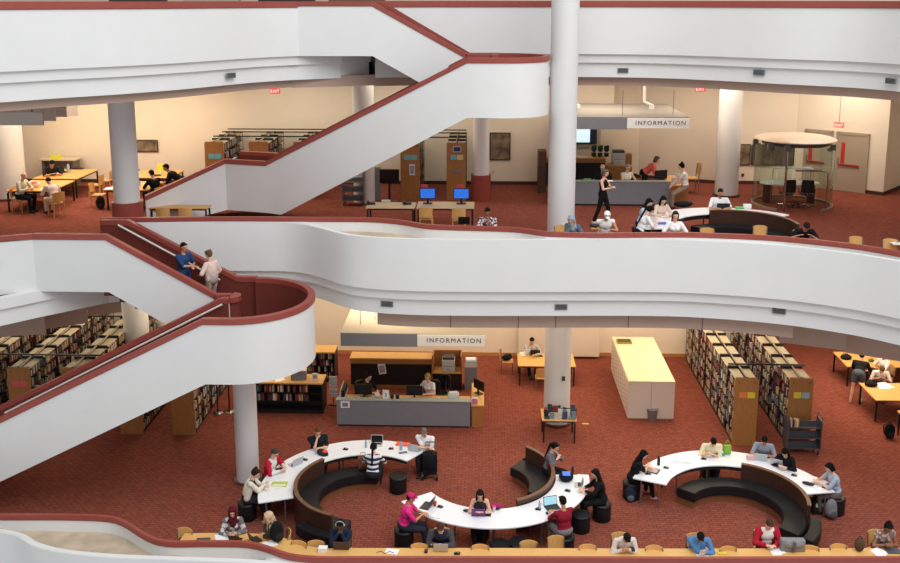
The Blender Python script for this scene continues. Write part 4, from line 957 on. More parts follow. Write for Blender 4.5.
# pictures (generic)
def picture(x0, x1, z0, z1, y, label, m, rz=0):
    t = empty('wall_picture', (x0, y, z0), rz, label, 'picture'); w = x1-x0; h = z1-z0
    MB().box(0, w, -.03, 0, 0, h).build('frame', plas((60, 48, 38)), t); MB().box(.04, w-.04, -.036, -.03, .04, h-.04).build('print', m, t)
PICM = mat('picture_print', (120, 104, 84), .5, noise=.7, scale=3.5); PICM2 = mat('picture_dark', (96, 82, 70), .5, noise=.4, scale=2)
picture(-13.8, -12.9, 7.2, 7.68, 36.72, 'small framed sepia picture on the wall behind the column', PICM)
picture(.2, 1.02, 6.93, 8.02, 36.86, 'framed grey picture right of the slim column', PICM)
picture(9.75, 10.45, 6.72, 7.55, 37.3, 'framed picture just left of the glass booth', PICM); picture(10.5, 12.15, 6.72, 7.55, 37.28, 'wide dark picture seen through the glass booth', PICM2)
# wall screen
t = empty('wall_screen', (3.05, 37.55, 7.5), 0, 'wall screen with pale page, behind the tall white column', 'screen')
MB().box(-.1, 1.55, -.02, .0, -.15, 1.0).build('surround', plas((190, 172, 146)), t); MB().box(0, 1.4, -.08, -.02, 0, .8).build('housing', plas((24, 34, 60)), t); MB().box(.1, 1.12, -.09, -.08, .06, .76).build('screen', WHSCR, t)
# cabinets right of column base, clock
t = empty('filing_cabinet', (2.02, 35.2, F2), 0, 'dark cabinet edge showing left of the tall white column', 'cabinet'); MB().box(0, .3, 0, .6, 0, 1.6).build('carcass', plas((80, 50, 36)), t); MB().box(0, .3, -.02, 0, 1.05, 1.6).build('door', plas((96, 62, 42)), t)
for i in range(3):
    x = 3.95+i*.24+.25; put('potted_plant', [P('pot', MB().cyl(0, 0, 0, .12, .07, 14, .085), BLACK), ('foliage', remesh(MB().ell((0, 0, .24), (.09, .09, .1)).ell((.04, .02, .32), (.05, .05, .05)).ell((-.04, -.02, .3), (.05, .05, .06)), .02, mat('leaf_dark', (46, 60, 40), .8, noise=.4, scale=30), 'foliage'), [])], (x, 36.2, F2+1.25), 0, 'dark potted plant on the back counter, %s of three' % ['leftmost', 'middle', 'rightmost'][i], 'plant', 'plants on the back counter', s=1.2)
put('office_chair', OFFICE, (3.3, 34.6, F2), PI+.3, 'black swivel chair back left behind the upper desk', 'chair', 'swivel chairs at the desks')
put('office_chair', OFFICE, (5.25, 34.2, F2), .2, 'black mesh swivel chair in the middle behind the upper desk', 'chair', 'swivel chairs at the desks')
put('monitor', MON_OFF, (6.3, 33.6, F2+.735), PI+.4, 'black monitor at the right end of the upper desk', 'monitor')
for i in range(3): put('leaflet_rack', [P('tray', MB().box(-.1, .1, -.04, .04, 0, .25+.1*i), LGREY)], (6.72+i*.17, 33.25+i*.2, F2+.74), 0, 'white leaflet rack on the upper side unit, %s' % ['shortest', 'middle height', 'tallest'][i], 'rack', 'leaflet racks')
put('tissue_box', [P('carton', MB().box(-.12, .12, -.06, .06, 0, .05), plas((110, 180, 110)))], (3.65, 33.2, F2+.89), 0, 'green flat pack on the upper desk counter', 'box')
# bar height chair at the right end
t = put('high_chair', CHAIR, (7.75, 35.4, F2), PI/2, 'tall oak chair at the end of the upper information desk', 'chair', s=1.35)
# exits
def exit_sign(x, y, Y, label, rz=0):
    p = py(x, y, Y); t = empty('exit_sign', p, rz, label, 'exit sign', 'exit signs')
    MB().box(-.17, .17, -.03, .03, -.09, .09).build('housing', mat('exit_red', (200, 40, 30), .4, emit=(235, 60, 45), es=.8), t)
    text('EXIT', .15, (-.15, -.034, -.055), mat('exit_white', (255, 225, 215), .4, emit=(255, 225, 215), es=1.2), 'lettering', t, ext=.002)
    MB().tube([(0, 0, .09), (0, 0, max(.15, C2-p[2]))], .01).build('hanger', VENTM, t)
exit_sign(275, 91, 31.5, 'red EXIT sign hanging at the left under the top balcony'); exit_sign(700, 89, 32.5, 'red EXIT sign hanging left of the booth column')
exit_sign(839, 125, 35.7, 'red EXIT sign over the grey double doors', -.7)
# doors
dx, dy = 14.85-12.2, 35.25-37.3; dl = math.hypot(dx, dy); ux, uy = dx/dl, dy/dl; drz = math.atan2(dy, dx)
def door(n, s0, w, label):
    t = empty('door_%d' % n, (12.2+ux*s0, 37.3+uy*s0, F2), drz); t['kind'] = 'structure'
    DM = mat('door_grey', (176, 160, 140), .5)
    MB().box(0, w, -.06, 0, 0, 2.15).build('door_leaf', DM, t)
    for a in (-.09, w): MB().box(a, a+.09, -.08, 0, 0, 2.24).build('jamb', DM, t)
    MB().box(-.09, w+.09, -.08, 0, 2.15, 2.26).build('lintel', DM, t)
    MB().box(.05, .75*w/.95, -.11, -.06, .95, 1.03).build('push_bar', plas((150, 44, 36)), t)
    MB().box(.12*w, .12*w+.14, -.075, -.06, 1.05, 1.85).build('warning_strip', plas((190, 50, 36)), t)
    MB().box(-.02, .08, -.075, -.06, 1.0, 1.25).build('lock_plate', VENTM, t)
door(1, .42, .9, ''); door(2, 1.62, 1.02, '')
# glass booth
bx, by = py(791, 200, 33.55)[0], 33.5
t = empty('glass_booth', (bx, by, F2), 0, 'round glass booth with a flat disc roof by the double doors', 'booth')
BR = 1.33
for i in range(8):
    a0 = -70+i*42; MB().arc(BR-.006, BR+.006, a0, a0+40.5 if i < 7 else a0+26, .08, 2.18, 8).build('glass_panel', GLASS, t, smooth=True)
MB().arc(BR-.05, BR+.05, -60, 232, 0, .08, 60).build('floor_ring', plas((150, 130, 110)), t, smooth=True)
MB().lathe([(BR-.02, 2.34), (BR+.04, 2.35), (BR+.04, 2.38), (BR-.1, 2.44), (0, 2.46)], n=60).build('roof_disc', mat('booth_roof', (196, 176, 160), .35), t, smooth=True)
MB().arc(BR-.25, BR-.2, 0, 360, 2.2, 2.34, 60).build('roof_ring', plas((70, 66, 66)), t, smooth=True)
for i, a in enumerate((-118, -42, 35, 100, 165, 215)):
    x, y = BR*math.cos(R_(a)), BR*math.sin(R_(a)); cl = MB().box(x-.09, x+.09, y-.05, y+.05, 2.1, 2.3).ell((x*.93, y*.93, 2.1), (.1, .08, .06), 10, 6).build('clamp', plas((90, 88, 84), .3), t)
x, y = BR*math.cos(R_(-118)), BR*math.sin(R_(-118)); MB().tube([(x, y, 0), (x, y, 2.3)], .04, 12).build('post', CHROME, t)
x, y = BR*math.cos(R_(-50)), BR*math.sin(R_(-50)); MB().tube([(x, y, .02), (x, y, 1.35), (x-.2, y+.02, 1.4), (x-1.1, y+.02, 1.4)], .03, 10).build('door_handle', CHROME, t)
t = empty('booth_desk', (bx, by+.35, F2), 0, 'rounded white desk inside the glass booth', 'desk')
MB().prism([(1.05*math.cos(a*PI/16), .52*math.sin(a*PI/16)) for a in range(0, 33)], .70, .74).build('desktop', TBLW, t)
for q in (-1, 1): MB().box(q*.78-.09, q*.78+.09, -.15, .2, 0, .70).build('pedestal', DKWOOD, t)
t = empty('booth_shelf', (bx+.25, by+.7, F2), 0, 'white raised counter behind the booth desk', 'counter'); MB().box(-.75, .7, 0, .3, 1.15, 1.19).build('counter_top', TBLW, t); [MB().tube([(q, .15, 0), (q, .15, 1.15)], .02).build('leg', CHROME, t) for q in (-.7, .65)]
put('office_chair', OFFICE, (bx-.3, by-.35, F2), .1, 'black swivel chair in the glass booth, left one', 'chair'); put('office_chair', OFFICE, (bx+.38, by-.38, F2), -.2, 'black swivel chair in the glass booth, right one', 'chair')
# hanging baffles top left
for i, (x0, x1, yt, yb, Y) in enumerate([(-40, 43, 112, 125.5, 26.2), (-10, 55, 108, 121, 28.4), (20, 67, 106, 117, 30.6), (40, 78, 104, 116, 32.8)]):
    a = py(x0, yt, Y); b = py(x1, yb, Y); t = empty('ceiling_baffle', (a[0], Y, b[2]), 0, 'hanging white ceiling baffle, %s of four at the upper left' % ['nearest', 'second nearest', 'second farthest', 'farthest'][i], 'baffle', 'ceiling baffles')
    MB().box(0, b[0]-a[0], 0, .08, 0, a[2]-b[2]).build('board', mat('baffle', (196, 186, 176), .8), t)
    for q in (.4, b[0]-a[0]-.3): MB().tube([(q, .04, a[2]-b[2]), (q, .04, C2-b[2])], .02).build('hanger', plas((120, 60, 40)), t)
# wall shelf with yellow tag
p = pz(31, 163, F2+1.0); t = empty('wall_counter', (-17.4, 35.9, F2), 0, 'pale counter against the wall at the upper left', 'counter'); MB().box(0, 1.5, 0, .7, 1.0, 1.05).build('counter_top', plas((206, 192, 168)), t); MB().box(.1, 1.4, .3, .34, .2, 1.0).build('front_panel', plas((150, 136, 116)), t); MB().box(.1, .2, .1, .6, 0, 1.0).build('leg', plas((120, 110, 96)), t)
MB().box(1.3, 1.4, .1, .6, 0, 1.0).build('leg', plas((120, 110, 96)), t)
put('table_tag', [P('card', MB().box(-.22, .22, -.02, .02, 0, .16), plas((226, 226, 60)))], (-16.75, 36.1, F2+1.05), 0, 'yellow card on the pale wall counter', 'card'); put('table_tag', [P('card', MB().box(-.13, .13, -.02, .02, 0, .3), plas((226, 226, 70)))], (*pz(161, 172, F2+.74)[:2], F2+.742), 0, 'yellow card on the table by the bending figure', 'card')
# top floor
for i, x in enumerate((-15, -12, -9, -6.2)):
    t = empty('tall_cabinet', (x, 38, F3), 0, 'cabinet glimpsed over the top rail at the left, number by its place %s' % ['far left', 'left', 'inner', 'innermost'][i], 'cabinet'); MB().box(0, 2.2, 0, .5, 0, 1.9).build('carcass', plas([(70, 60, 54), (190, 180, 160), (54, 50, 48), (120, 96, 70)][i]), t)
# wall notes, sockets
put('wall_socket', [P('plate', MB().box(-.05, .05, -.015, 0, 0, .12), LGREY)], (.34, 36.88, F2+.45), 0, 'small wall socket under the grey framed picture', 'socket')
put('wall_socket', [P('plate', MB().box(-.05, .05, -.015, 0, 0, .12), plas((60, 50, 44)))], (10.2, 37.3, F2+.3), 0, 'dark wall socket left of the glass booth', 'socket')
put('fire_call_point', [P('plate', MB().box(-.05, .05, -.02, 0, 0, .14), plas((60, 54, 50)))], py(563.5, 381, 27.76)[:1]+(27.79, py(563.5, 381, 27.76)[2]), 0, 'small dark box fixed on the lower white column', 'call point')
# pillar and counter in the right recess
t = empty('white_counter', (12.95, 36.6, 0), 0, 'cream counter block beyond the right hand tables', 'counter'); MB().box(0, 1.5, 0, .5, 0, 1.35).build('body', CREAM, t); MB().box(0, .05, -.01, .0, 0, 1.35).build('edge', DKWOOD, t)
# ================================================================ PEOPLE
_dg = bpy.context.evaluated_depsgraph_get
def remesh(mb, vox, m, name, smooth=2):
    me = bpy.data.meshes.new('t'); me.from_pydata(mb.v, [], mb.f)
    o = bpy.data.objects.new('t', me); COL.objects.link(o)
    md = o.modifiers.new('r', 'REMESH'); md.mode = 'VOXEL'; md.voxel_size = vox; md.use_smooth_shade = True
    if smooth:
        sm = o.modifiers.new('s', 'SMOOTH'); sm.factor = .5; sm.iterations = smooth
    out = bpy.data.meshes.new_from_object(o.evaluated_get(_dg()))
    bpy.data.objects.remove(o); bpy.data.meshes.remove(me)
    out.name = name; out.materials.clear(); out.materials.append(m)
    return out
def caps(mb, a, b, ra, rb, n=10):
    a = Vector(a); b = Vector(b)
    mb.ell(a, (ra,)*3, n, 6); mb.ell(b, (rb,)*3, n, 6)
    if (b-a).length > 1e-4: mb.tube([a, b], [ra, rb], n)
def frame(up, fwd=(0, 1, 0)):
    z = Vector(up).normalized(); x = Vector(fwd).cross(z).normalized(); y = z.cross(x)
    return Matrix((x, y, z)).transposed()
def ik(s, t, l1, l2, pole):
    s = Vector(s); t = Vector(t); d = t-s; L = min(max(d.length, .08), l1+l2-.004); u = d.normalized(); t = s+u*L
    a = (l1*l1-l2*l2+L*L)/(2*L); h = math.sqrt(max(0, l1*l1-a*a))
    p = Vector(pole); p = (p-u*p.dot(u)); p = p.normalized() if p.length > 1e-5 else Vector((0, 0, -1))
    return s+u*a+p*h, t
def hand(mb, wr, el, side, curl=.5, palm=None):
    """palm + five unequal bent fingers, thumb from the side of the palm"""
    d = (Vector(wr)-Vector(el)).normalized(); dn = Vector(palm) if palm else Vector((0, 0, -1))
    dn = (dn-d*dn.dot(d)).normalized(); sx = d.cross(dn)*side          # towards the thumb
    wr = Vector(wr); pm = wr+d*.085
    for k in (-1.2, 0, 1.2): caps(mb, wr+sx*.014*k, pm+sx*.022*k, .016, .014, 8)
    for k, ln in ((-1.5, .062), (-.5, .078), (.5, .084), (1.5, .074)):
        b0 = pm+sx*.0195*k*1.0; d1 = (d+dn*curl*.5+sx*k*.06).normalized(); b1 = b0+d1*ln*.5; d2 = (d+dn*curl*1.4).normalized(); b2 = b1+d2*ln*.5
        caps(mb, b0, b1, .0105, .0098, 8); caps(mb, b1, b2, .0098, .0088, 8)
    t0 = wr+d*.025+sx*.026; t1 = t0+(d*.55+sx*.75).normalized()*.042; t2 = t1+(d*.9+sx*.25+dn*.3).normalized()*.035
    caps(mb, t0, t1, .0135, .0115, 8); caps(mb, t1, t2, .0115, .0095, 8)
def person(label, px, pyy, fz, face, skin=0, hair=(40, 30, 26), hs='short', top=(230, 230, 230), sleeve=1, legs=(40, 42, 50), shoe=(30, 30, 32),
           stand=False, lean=22, hp=28, hyaw=0, hl=None, hr=None, seat='chair', s=1.05, group=None, jacket=None, glasses=False, female=False, feet=None, leglen=2,
           sit=.45, stripes=None, wide=1.0, cap_=None, turn=0, floor=None, kn=.46, skirt=None, seatrz=0, phones=False, beard=False):
    """face: world heading in degrees the person looks along (0 = +X, 90 = away from the camera, -90 = towards it)"""
    rz = R_(face-90); vox = .0115; wide = wide*(1.0 if female else 1.07)
    B = MB()
    pel = Vector((0, 0, (sit+.10) if not stand else .93))
    a = R_(lean); tw = R_(turn)
    def T(x, y, z):             # point in the torso frame (z up the spine)
        x, y = x*math.cos(tw)-y*math.sin(tw)*min(1, z*3), y+x*math.sin(tw)*min(1, z*3)
        return pel+Vector((x, y*math.cos(a)+z*math.sin(a), z*math.cos(a)-y*math.sin(a)))
    up = Vector((0, math.sin(a), math.cos(a))); Mx = frame(up)
    sw = (.155 if female else .18)*wide; hw = .095
    # torso
    B.ell(pel+up*.02, (.165*wide, .115*wide, .12), 16, 10, Mx)
    B.ell(T(0, .005, .17), (.138*wide, .1*wide, .15), 16, 10, Mx)
    B.ell(T(0, 0, .34), ((.155 if female else .17)*wide, .108*wide, .17), 16, 10, Mx)
    if female:
        for q in (-1, 1): B.ell(T(q*.065, .085, .33), (.06, .055, .06), 10, 8, Mx)
    neck = T(0, 0, .5); 
    hpit = a*.55+R_(hp); hd = Vector((0, math.sin(hpit*.6), math.cos(hpit*.6)))
    nk2 = neck+hd*.09
    caps(B, neck-up*.03, nk2, .055, .05, 12)
    # head
    hy = R_(hyaw)+tw
    Hm = Matrix.Rotation(hy, 3, 'Z') @ Matrix.Rotation(-hpit, 3, 'X')
    hc = nk2+hd*.055+(Hm @ Vector((0, .02, .045)))
    def Hd(x, y, z): return hc+Hm @ Vector((x, y, z))
    B.ell(hc+Hm @ Vector((0, -.008, .02)), (.076, .096, .092), 16, 12, Hm)
    B.ell(Hd(0, .022, -.035), (.058, .066, .08), 14, 10, Hm)
    B.ell(Hd(0, .055, -.085), (.03, .03, .024), 10, 6, Hm)                 # chin
    caps(B, Hd(0, .086, .012), Hd(0, .105, -.022), .009, .015, 8)          # nose
    for q in (-1, 1):
        B.ell(Hd(q*.077, -.005, -.005), (.009, .02, .03), 8, 6, Hm)          # ears
        caps(B, Hd(q*.018, .085, .024), Hd(q*.045, .076, .026), .011, .009, 8)   # brows
    caps(B, Hd(-.017, .083, -.052), Hd(.017, .083, -.052), .009, .009, 8)  # lips
    # legs
    ft = []; kn_ = []
    if not stand:
        fl = feet or [(-.1, .40), (.1, .44)]
        for q, (fx, fy) in zip((-1, 1), fl):
            hip = pel+Vector((q*hw, .03, -.02)); ank = Vector((fx*1.0, fy, .09))
            k, ank = ik(hip, ank, .43, .41, (q*.12, .5, 1)); kn_.append(k); ft.append(ank)
            caps(B, hip, k, .085*wide, .055); caps(B, k, ank, .055, .036)
    else:
        fl = feet or [(-.09, .02), (.1, -.02)]
        for q, (fx, fy) in zip((-1, 1), fl):
            hip = pel+Vector((q*hw, 0, -.03)); ank = Vector((fx, fy, .09))
            k, ank = ik(hip, ank, .425, .415, (0, 1, 0)); kn_.append(k); ft.append(ank)
            caps(B, hip, k, .085*wide, .055); caps(B, k, ank, .055, .036)
    for k, ank in zip(kn_, ft):
        caps(B, (ank.x, ank.y-.03, .05), (ank.x*1.1, ank.y+.14, .035), .036, .03)
    # arms
    hl = hl or (-.1, .42, .80); hr = hr or (.1, .43, .80)
    els = []; wrs = []; sho = []
    for q, h in ((-1, hl), (1, hr)):
        S = T(q*sw, 0, .45); sho.append(S)
        e, w = ik(S, h, .285, .25, (q*.75, -.25, -.6)); els.append(e); wrs.append(w)
        caps(B, T(q*.08, 0, .45), S, .06, .052); caps(B, S, e, .05, .038); caps(B, e, w, .038, .025)
        hand(B, w, e, -q, .45)
    o = remesh(B, vox, SKIN[skin], 'person', 1)
    # eyes and mouth as coloured marks on the same mesh
    bm = bmesh.new(); bm.from_mesh(o)
    def dots(pts, r, mi):
        for p in pts:
            g = bmesh.ops.create_icosphere(bm, subdivisions=1, radius=r, matrix=Matrix.Translation(p))
            for v in g['verts']:
                for f in v.link_faces: f.material_index = mi
    dots([Hd(q*.031, .085, .008) for q in (-1, 1)], .0095, 1)
    dots([Hd(x*.012, .0905, -.054) for x in (-1, 0, 1)], .006, 2)
    bm.to_mesh(o); bm.free(); o.materials.append(plas((36, 26, 24))); o.materials.append(plas((150, 78, 70)))
    root = bpy.data.objects.new('person', o); COL.objects.link(root)
    tag(root, label, 'person', group)
    # placing: the head is put on the ray through (px, pyy) at its own height above this person's floor
    hz = hc.z*s
    g = pz(px, pyy, fz+hz) if floor is None else py(px, pyy, floor)
    cs, sn = math.cos(rz), math.sin(rz)
    X = g[0]-(hc.x*cs-hc.y*sn)*s; Y = g[1]-(hc.x*sn+hc.y*cs)*s
    Z = fz if floor is None else g[2]-hz
    root.location = (X, Y, Z); root.rotation_euler = (0, 0, rz); root.scale = (s, s, s)
    def child(name, me, par=root):
        c = bpy.data.objects.new(name, me); COL.objects.link(c); c.parent = par; return c
    # shirt
    S = MB(); e = .017
    S.ell(pel+up*.05, (.172*wide, .125*wide, .12), 16, 10, Mx); S.ell(T(0, .005, .17), (.138*wide+e, .1*wide+e, .15), 16, 10, Mx)
    S.ell(T(0, 0, .34), ((.155 if female else .17)*wide+e, .108*wide+e, .165), 16, 10, Mx)
    if female:
        for q in (-1, 1): S.ell(T(q*.065, .088, .33), (.068, .062, .068), 10, 8, Mx)
    for q, sh, el, wr in zip((-1, 1), sho, els, wrs):
        if sleeve > 0: caps(S, T(q*.07, 0, .45), sh, .066, .062)
        else: caps(S, T(q*.07, 0, .32), T(q*.09, 0, .47), .055, .03)
        if sleeve > 0:
            f = min(1, sleeve*1.0); caps(S, sh, sh+(el-sh)*f, .064, .056)
        if sleeve > 1: caps(S, el, el+(wr-el)*min(.96, sleeve-1), .054, .040)
    if stripes is not None:
        m = bpy.data.materials.new('striped_cloth'); m.use_nodes = True; nt = m.node_tree; b = nt.nodes['Principled BSDF']; b.inputs['Roughness'].default_value = .85
        tc = nt.nodes.new('ShaderNodeTexCoord'); wv = nt.nodes.new('ShaderNodeTexWave' if stripes[0] == 's' else 'ShaderNodeTexVoronoi')
        if stripes[0] == 's':
            wv.bands_direction = 'Z'; wv.inputs['Scale'].default_value = stripes[2]; fo = wv.outputs['Fac']
        else:
            wv.inputs['Scale'].default_value = stripes[2]; fo = wv.outputs['Distance']
        r = nt.nodes.new('ShaderNodeValToRGB'); r.color_ramp.interpolation = 'CONSTANT'; r.color_ramp.elements[1].position = .45
        r.color_ramp.elements[0].color = (*lin(top), 1); r.color_ramp.elements[1].color = (*lin(stripes[1]), 1)
        nt.links.new(tc.outputs['Object'], wv.inputs['Vector']); nt.links.new(fo, r.inputs['Fac']); nt.links.new(r.outputs['Color'], b.inputs['Base Color'])
    else: m = cloth(top)
    sh_o = child('shirt', remesh(S, .015, m, 'shirt'))
    if jacket:
        J = MB(); e2 = .03
        for q, sh, el, wr in zip((-1, 1), sho, els, wrs):
            caps(J, T(q*.11, -.01, .43), sh, .075, .075); caps(J, sh, el, .074, .064); 
            if len(jacket) < 4: caps(J, el, el+(wr-el)*.9, .062, .05)
            caps(J, T(q*.115*wide, .01, .4), T(q*.12*wide, .01, .05), .085, .085)
        J.ell(T(0, -.06, .25), (.15*wide, .09, .26), 14, 10, Mx)
        child('jacket', remesh(J, .016, cloth(jacket[:3]), 'jacket'))
    # trousers / shorts / skirt
    L = MB(); L.ell(pel+up*.015, (.184*wide, .138*wide, .142), 16, 10, Mx if stand else None)
    for q, k, ank in zip((-1, 1), kn_, ft):
        hip = pel+Vector((q*hw, .02, -.03))
        if leglen >= 1: caps(L, hip, k, .098*wide, .07)
        else: caps(L, hip, hip+(k-hip)*leglen, .108*wide, .095)
        if leglen > 1: caps(L, k, k+(ank-k)*min(.97, leglen-1), .07, .056)
    if skirt:
        hx = (kn_[0]+kn_[1])/2; caps(L, pel+Vector((0, .1, -.02)), hx+Vector((0, -.02, -.02)), .15, .15); caps(L, hx, hx+Vector((0, -.02, -.22)), .15, .14)
    child('skirt' if skirt else ('shorts' if leglen < 1.2 else 'trousers'), remesh(L, .017, cloth(legs), 'trousers'))
    for q, ank in zip((-1, 1), ft):
        K = MB(); caps(K, (ank.x, ank.y-.035, .05), (ank.x*1.1, ank.y+.145, .038), .046, .038); caps(K, (ank.x, ank.y-.02, .09), (ank.x, ank.y+.03, .06), .045, .045)
        child('shoe', remesh(K, .013, plas(shoe), 'shoe'))
    # hair
    if hs != 'bald':
        Hh = MB(); cov = hs in ('hijab', 'hood')
        if cov:
            Hh.ell(Hd(0, -.022, .025), (.096, .105, .108), 18, 12, Hm)
            for q in (-1, 1): caps(Hh, Hd(q*.07, .03, .05), Hd(q*.06, .035, -.09), .03, .035)
            caps(Hh, Hd(-.04, .06, -.125), Hd(.04, .06, -.125), .035, .035); caps(Hh, Hd(-.045, .045, .088), Hd(.045, .045, .088), .025, .025)
            caps(Hh, Hd(0, -.05, -.06), T(0, -.04, .44), .08, .10); caps(Hh, Hd(0, .02, -.13), T(0, .06, .40), .07, .09)
            for q in (-1, 1): caps(Hh, T(q*.03, .02, .46), T(q*.13, .01, .43), .075, .06)
        elif hs == 'fringe':                   # thinning: sides and back only
            Hh.ell(Hd(0, -.035, -.005), (.081, .075, .06), 14, 10, Hm)
        else:
            Hh.ell(Hd(0, -.022, .034), (.083, .096, .091), 18, 12, Hm)
            Hh.ell(Hd(0, -.045, -.005), (.078, .066, .07), 14, 10, Hm)
            caps(Hh, Hd(-.04, .06, .085), Hd(.045, .055, .085), .022, .022)
            if hs in ('long', 'bob', 'tail', 'bun'):
                for q in (-1, 1): caps(Hh, Hd(q*.06, .012, .06), Hd(q*.073, -.01, -.03), .026, .024)
            if hs == 'bob':
                for q in (-1, 1): caps(Hh, Hd(q*.07, -.01, .02), Hd(q*.072, -.01, -.08), .03, .028)
                caps(Hh, Hd(0, -.06, 0), Hd(0, -.055, -.09), .06, .055)
            if hs == 'long':
                for q in (-1, 1): caps(Hh, Hd(q*.074, -.03, 0), T(q*.09, .03, .38), .024, .026)
                
                for i in range(7):
                    u = (i-3)/3; caps(Hh, Hd(u*.06, -.07+.03*abs(u), -.02), T(u*.1+.01*math.sin(i*5), -.12+.04*abs(u), .26+.05*math.cos(i*3)), .036, .014)
            if hs == 'tail':
                caps(Hh, Hd(0, -.1, .03), Hd(0, -.13, -.02), .03, .032); caps(Hh, Hd(0, -.13, -.02), T(0, -.14, .28), .032, .024)
            if hs == 'bun': Hh.ell(Hd(0, -.06, .12), (.042, .042, .04), 12, 8, Hm)
            if hs == 'curly':
                for i in range(16):
                    aa = i*2.4; Hh.ell(Hd(.07*math.cos(aa), -.035+.06*math.sin(aa), .06+.04*math.cos(i*1.7)), (.03,)*3, 8, 6)
        child('headscarf' if cov else 'hair', remesh(Hh, .011, cloth(hair) if cov else mat('hair_%02x%02x%02x' % hair, tuple(int(v*.8) for v in hair), .75, noise=.25, scale=60, spec=.12), 'hair', 2))
    if beard:
        K = MB(); K.ell(Hd(0, .05, -.075), (.05, .045, .04), 12, 8, Hm); child('beard', remesh(K, .01, mat('hair_%02x%02x%02x' % hair, hair, .6), 'beard'))
    if cap_:
        K = MB(); K.ell(Hd(0, -.012, .055), (.088, .104, .075), 18, 10, Hm); caps(K, Hd(-.05, .085, .06), Hd(.05, .085, .06), .02, .02); caps(K, Hd(-.035, .13, .055), Hd(.035, .13, .055), .014, .014)
        caps(K, Hd(0, .09, .06), Hd(0, .13, .056), .018, .014)
        child('cap', remesh(K, .011, cloth(cap_), 'cap'))
    if glasses:
        K = MB()
        for q in (-1, 1):
            pts = [Hd(q*.033+.02*math.cos(t*PI/5), .101, .008+.016*math.sin(t*PI/5)) for t in range(11)]; K.tube(pts, .003, 5)
            K.tube([Hd(q*.054, .1, .012), Hd(q*.078, 0, .012)], .003, 5)
        child('glasses', K.mesh('glasses', BLACK))
    if phones:
        K = MB(); K.tube([Hd(.085*math.cos(t*PI/10), -.005, .02+.11*math.sin(t*PI/10)) for t in range(11)], .008, 6)
        for q in (-1, 1): K.ell(Hd(q*.087, -.005, -.005), (.018, .03, .035), 10, 8, Hm)
        child('headphones', K.mesh('headphones', plas((190, 192, 196)), True))
    if seat == 'chair': add_chair((X, Y, Z), rz+R_(seatrz), label)
    elif seat == 'stool': add_stool((X, Y, Z), label)
    elif seat == 'office': add_office((X, Y, Z), rz, label)
    return root, (X, Y, Z), rz
# ================================================================ THE PEOPLE, THEIR THINGS
AWAY, CAMW, RT, LF = 90, -90, 0, 180
# ---- front desk row (lower floor)
person('person in a maroon headscarf and patterned top, at the far left of the long desk', 232.5, 512, F1, -80, 1, (84, 26, 38), 'hijab', (206, 202, 200), 2, lean=14, hp=8, hl=(-.05, .34, .79), hr=(.08, .36, .79), stripes=('v', (110, 104, 108), 9), female=True)
person('person in a beige headscarf and olive jacket, turned left at the long desk', 268.5, 517, F1, -165, 1, (206, 172, 140), 'hijab', (66, 66, 56), 2, lean=16, hp=12, hl=(.08, .28, 1.0), hr=(-.02, .3, .84), female=True)
person('person in a dark navy top with headphones, hands at the face', 340, 525, F1, CAMW, 3, (20, 18, 18), 'short', (30, 38, 58), 2, lean=16, hp=18, hl=(-.04, .26, 1.02), hr=(.05, .27, 1.02), phones=True)
person('person in a grey hooded jacket, leaning both arms on the long desk', 440.5, 528, F1, CAMW, 0, (92, 62, 48), 'short', (46, 44, 62), 2, lean=26, hp=34, hl=(-.07, .42, .79), hr=(.08, .42, .79), jacket=(74, 74, 80), wide=1.1)
person('person in a white shirt reading a phone, bent over the long desk', 627, 538, F1, -84, 1, (34, 26, 24), 'short', (216, 206, 200), 2, lean=34, hp=46, hl=(-.05, .42, .80), hr=(.1, .42, .80))
person('person in a blue shirt resting the head on one hand', 700.5, 537, F1, -92, 1, (26, 22, 22), 'short', (86, 134, 186), 1.9, lean=30, hp=44, hl=(-.1, .46, .79), hr=(.03, .31, 1.0), glasses=True, wide=1.06)
person('person in an open red cardigan over a white shirt', 769.5, 524.5, F1, -88, 0, (86, 62, 48), 'short', (232, 230, 228), 1.2, lean=14, hp=34, hl=(-.08, .4, .79), hr=(.1, .38, .79), jacket=(176, 34, 54))
person('person with a hair bun and a sleeveless patterned top, right end', 888.5, 527, F1, -84, 2, (26, 22, 24), 'bun', (186, 168, 160), .3, lean=20, hp=26, hl=(-.02, .36, .82), hr=(.1, .38, .82), stripes=('v', (130, 104, 100), 16), female=True, wide=1.1)
# ---- left white table
person('person in a cream cardigan and dark floral skirt, at the left table end', 255.5, 473, F1, 5, 0, (58, 38, 32), 'bun', (44, 36, 44), 1, lean=16, hp=26, hl=(-.04, .44, .82), hr=(-.12, .42, .82), jacket=(224, 216, 198), female=True, seat='stool', legs=(44, 36, 44), skirt=True)
person('person in a red and white raglan shirt, working at the left table', 275, 453, F1, -22, 0, (96, 84, 78), 'short', (224, 222, 218), 1.9, lean=16, hp=24, seat='stool', jacket=(186, 34, 54, 1), glasses=True)
person('person in a black polo shirt, hand on cheek, at the left table', 318, 431.5, F1, -68, 0, (128, 78, 54), 'short', (30, 32, 40), .8, lean=14, hp=24, hl=(-.02, .36, .8), hr=(.03, .24, 1.04), seat='stool', glasses=True, wide=1.12)
person('person in a navy and white striped top, back to the camera', 373.5, 447, F1, 86, 0, (26, 22, 24), 'tail', (226, 226, 228), 1.0, lean=12, hp=12, hl=(-.1, .4, .80), hr=(.1, .4, .80), seat=None, sit=.40, stripes=('s', (34, 40, 62), 2.6), female=True)
person('person in a white polo shirt with grey hair, right end of the left table', 424, 432.5, F1, -100, 0, (132, 126, 122), 'short', (236, 236, 236), .8, lean=18, hp=30, hl=(.0, .4, .82), hr=(-.18, .38, .82), seat='stool', glasses=True, wide=1.06)
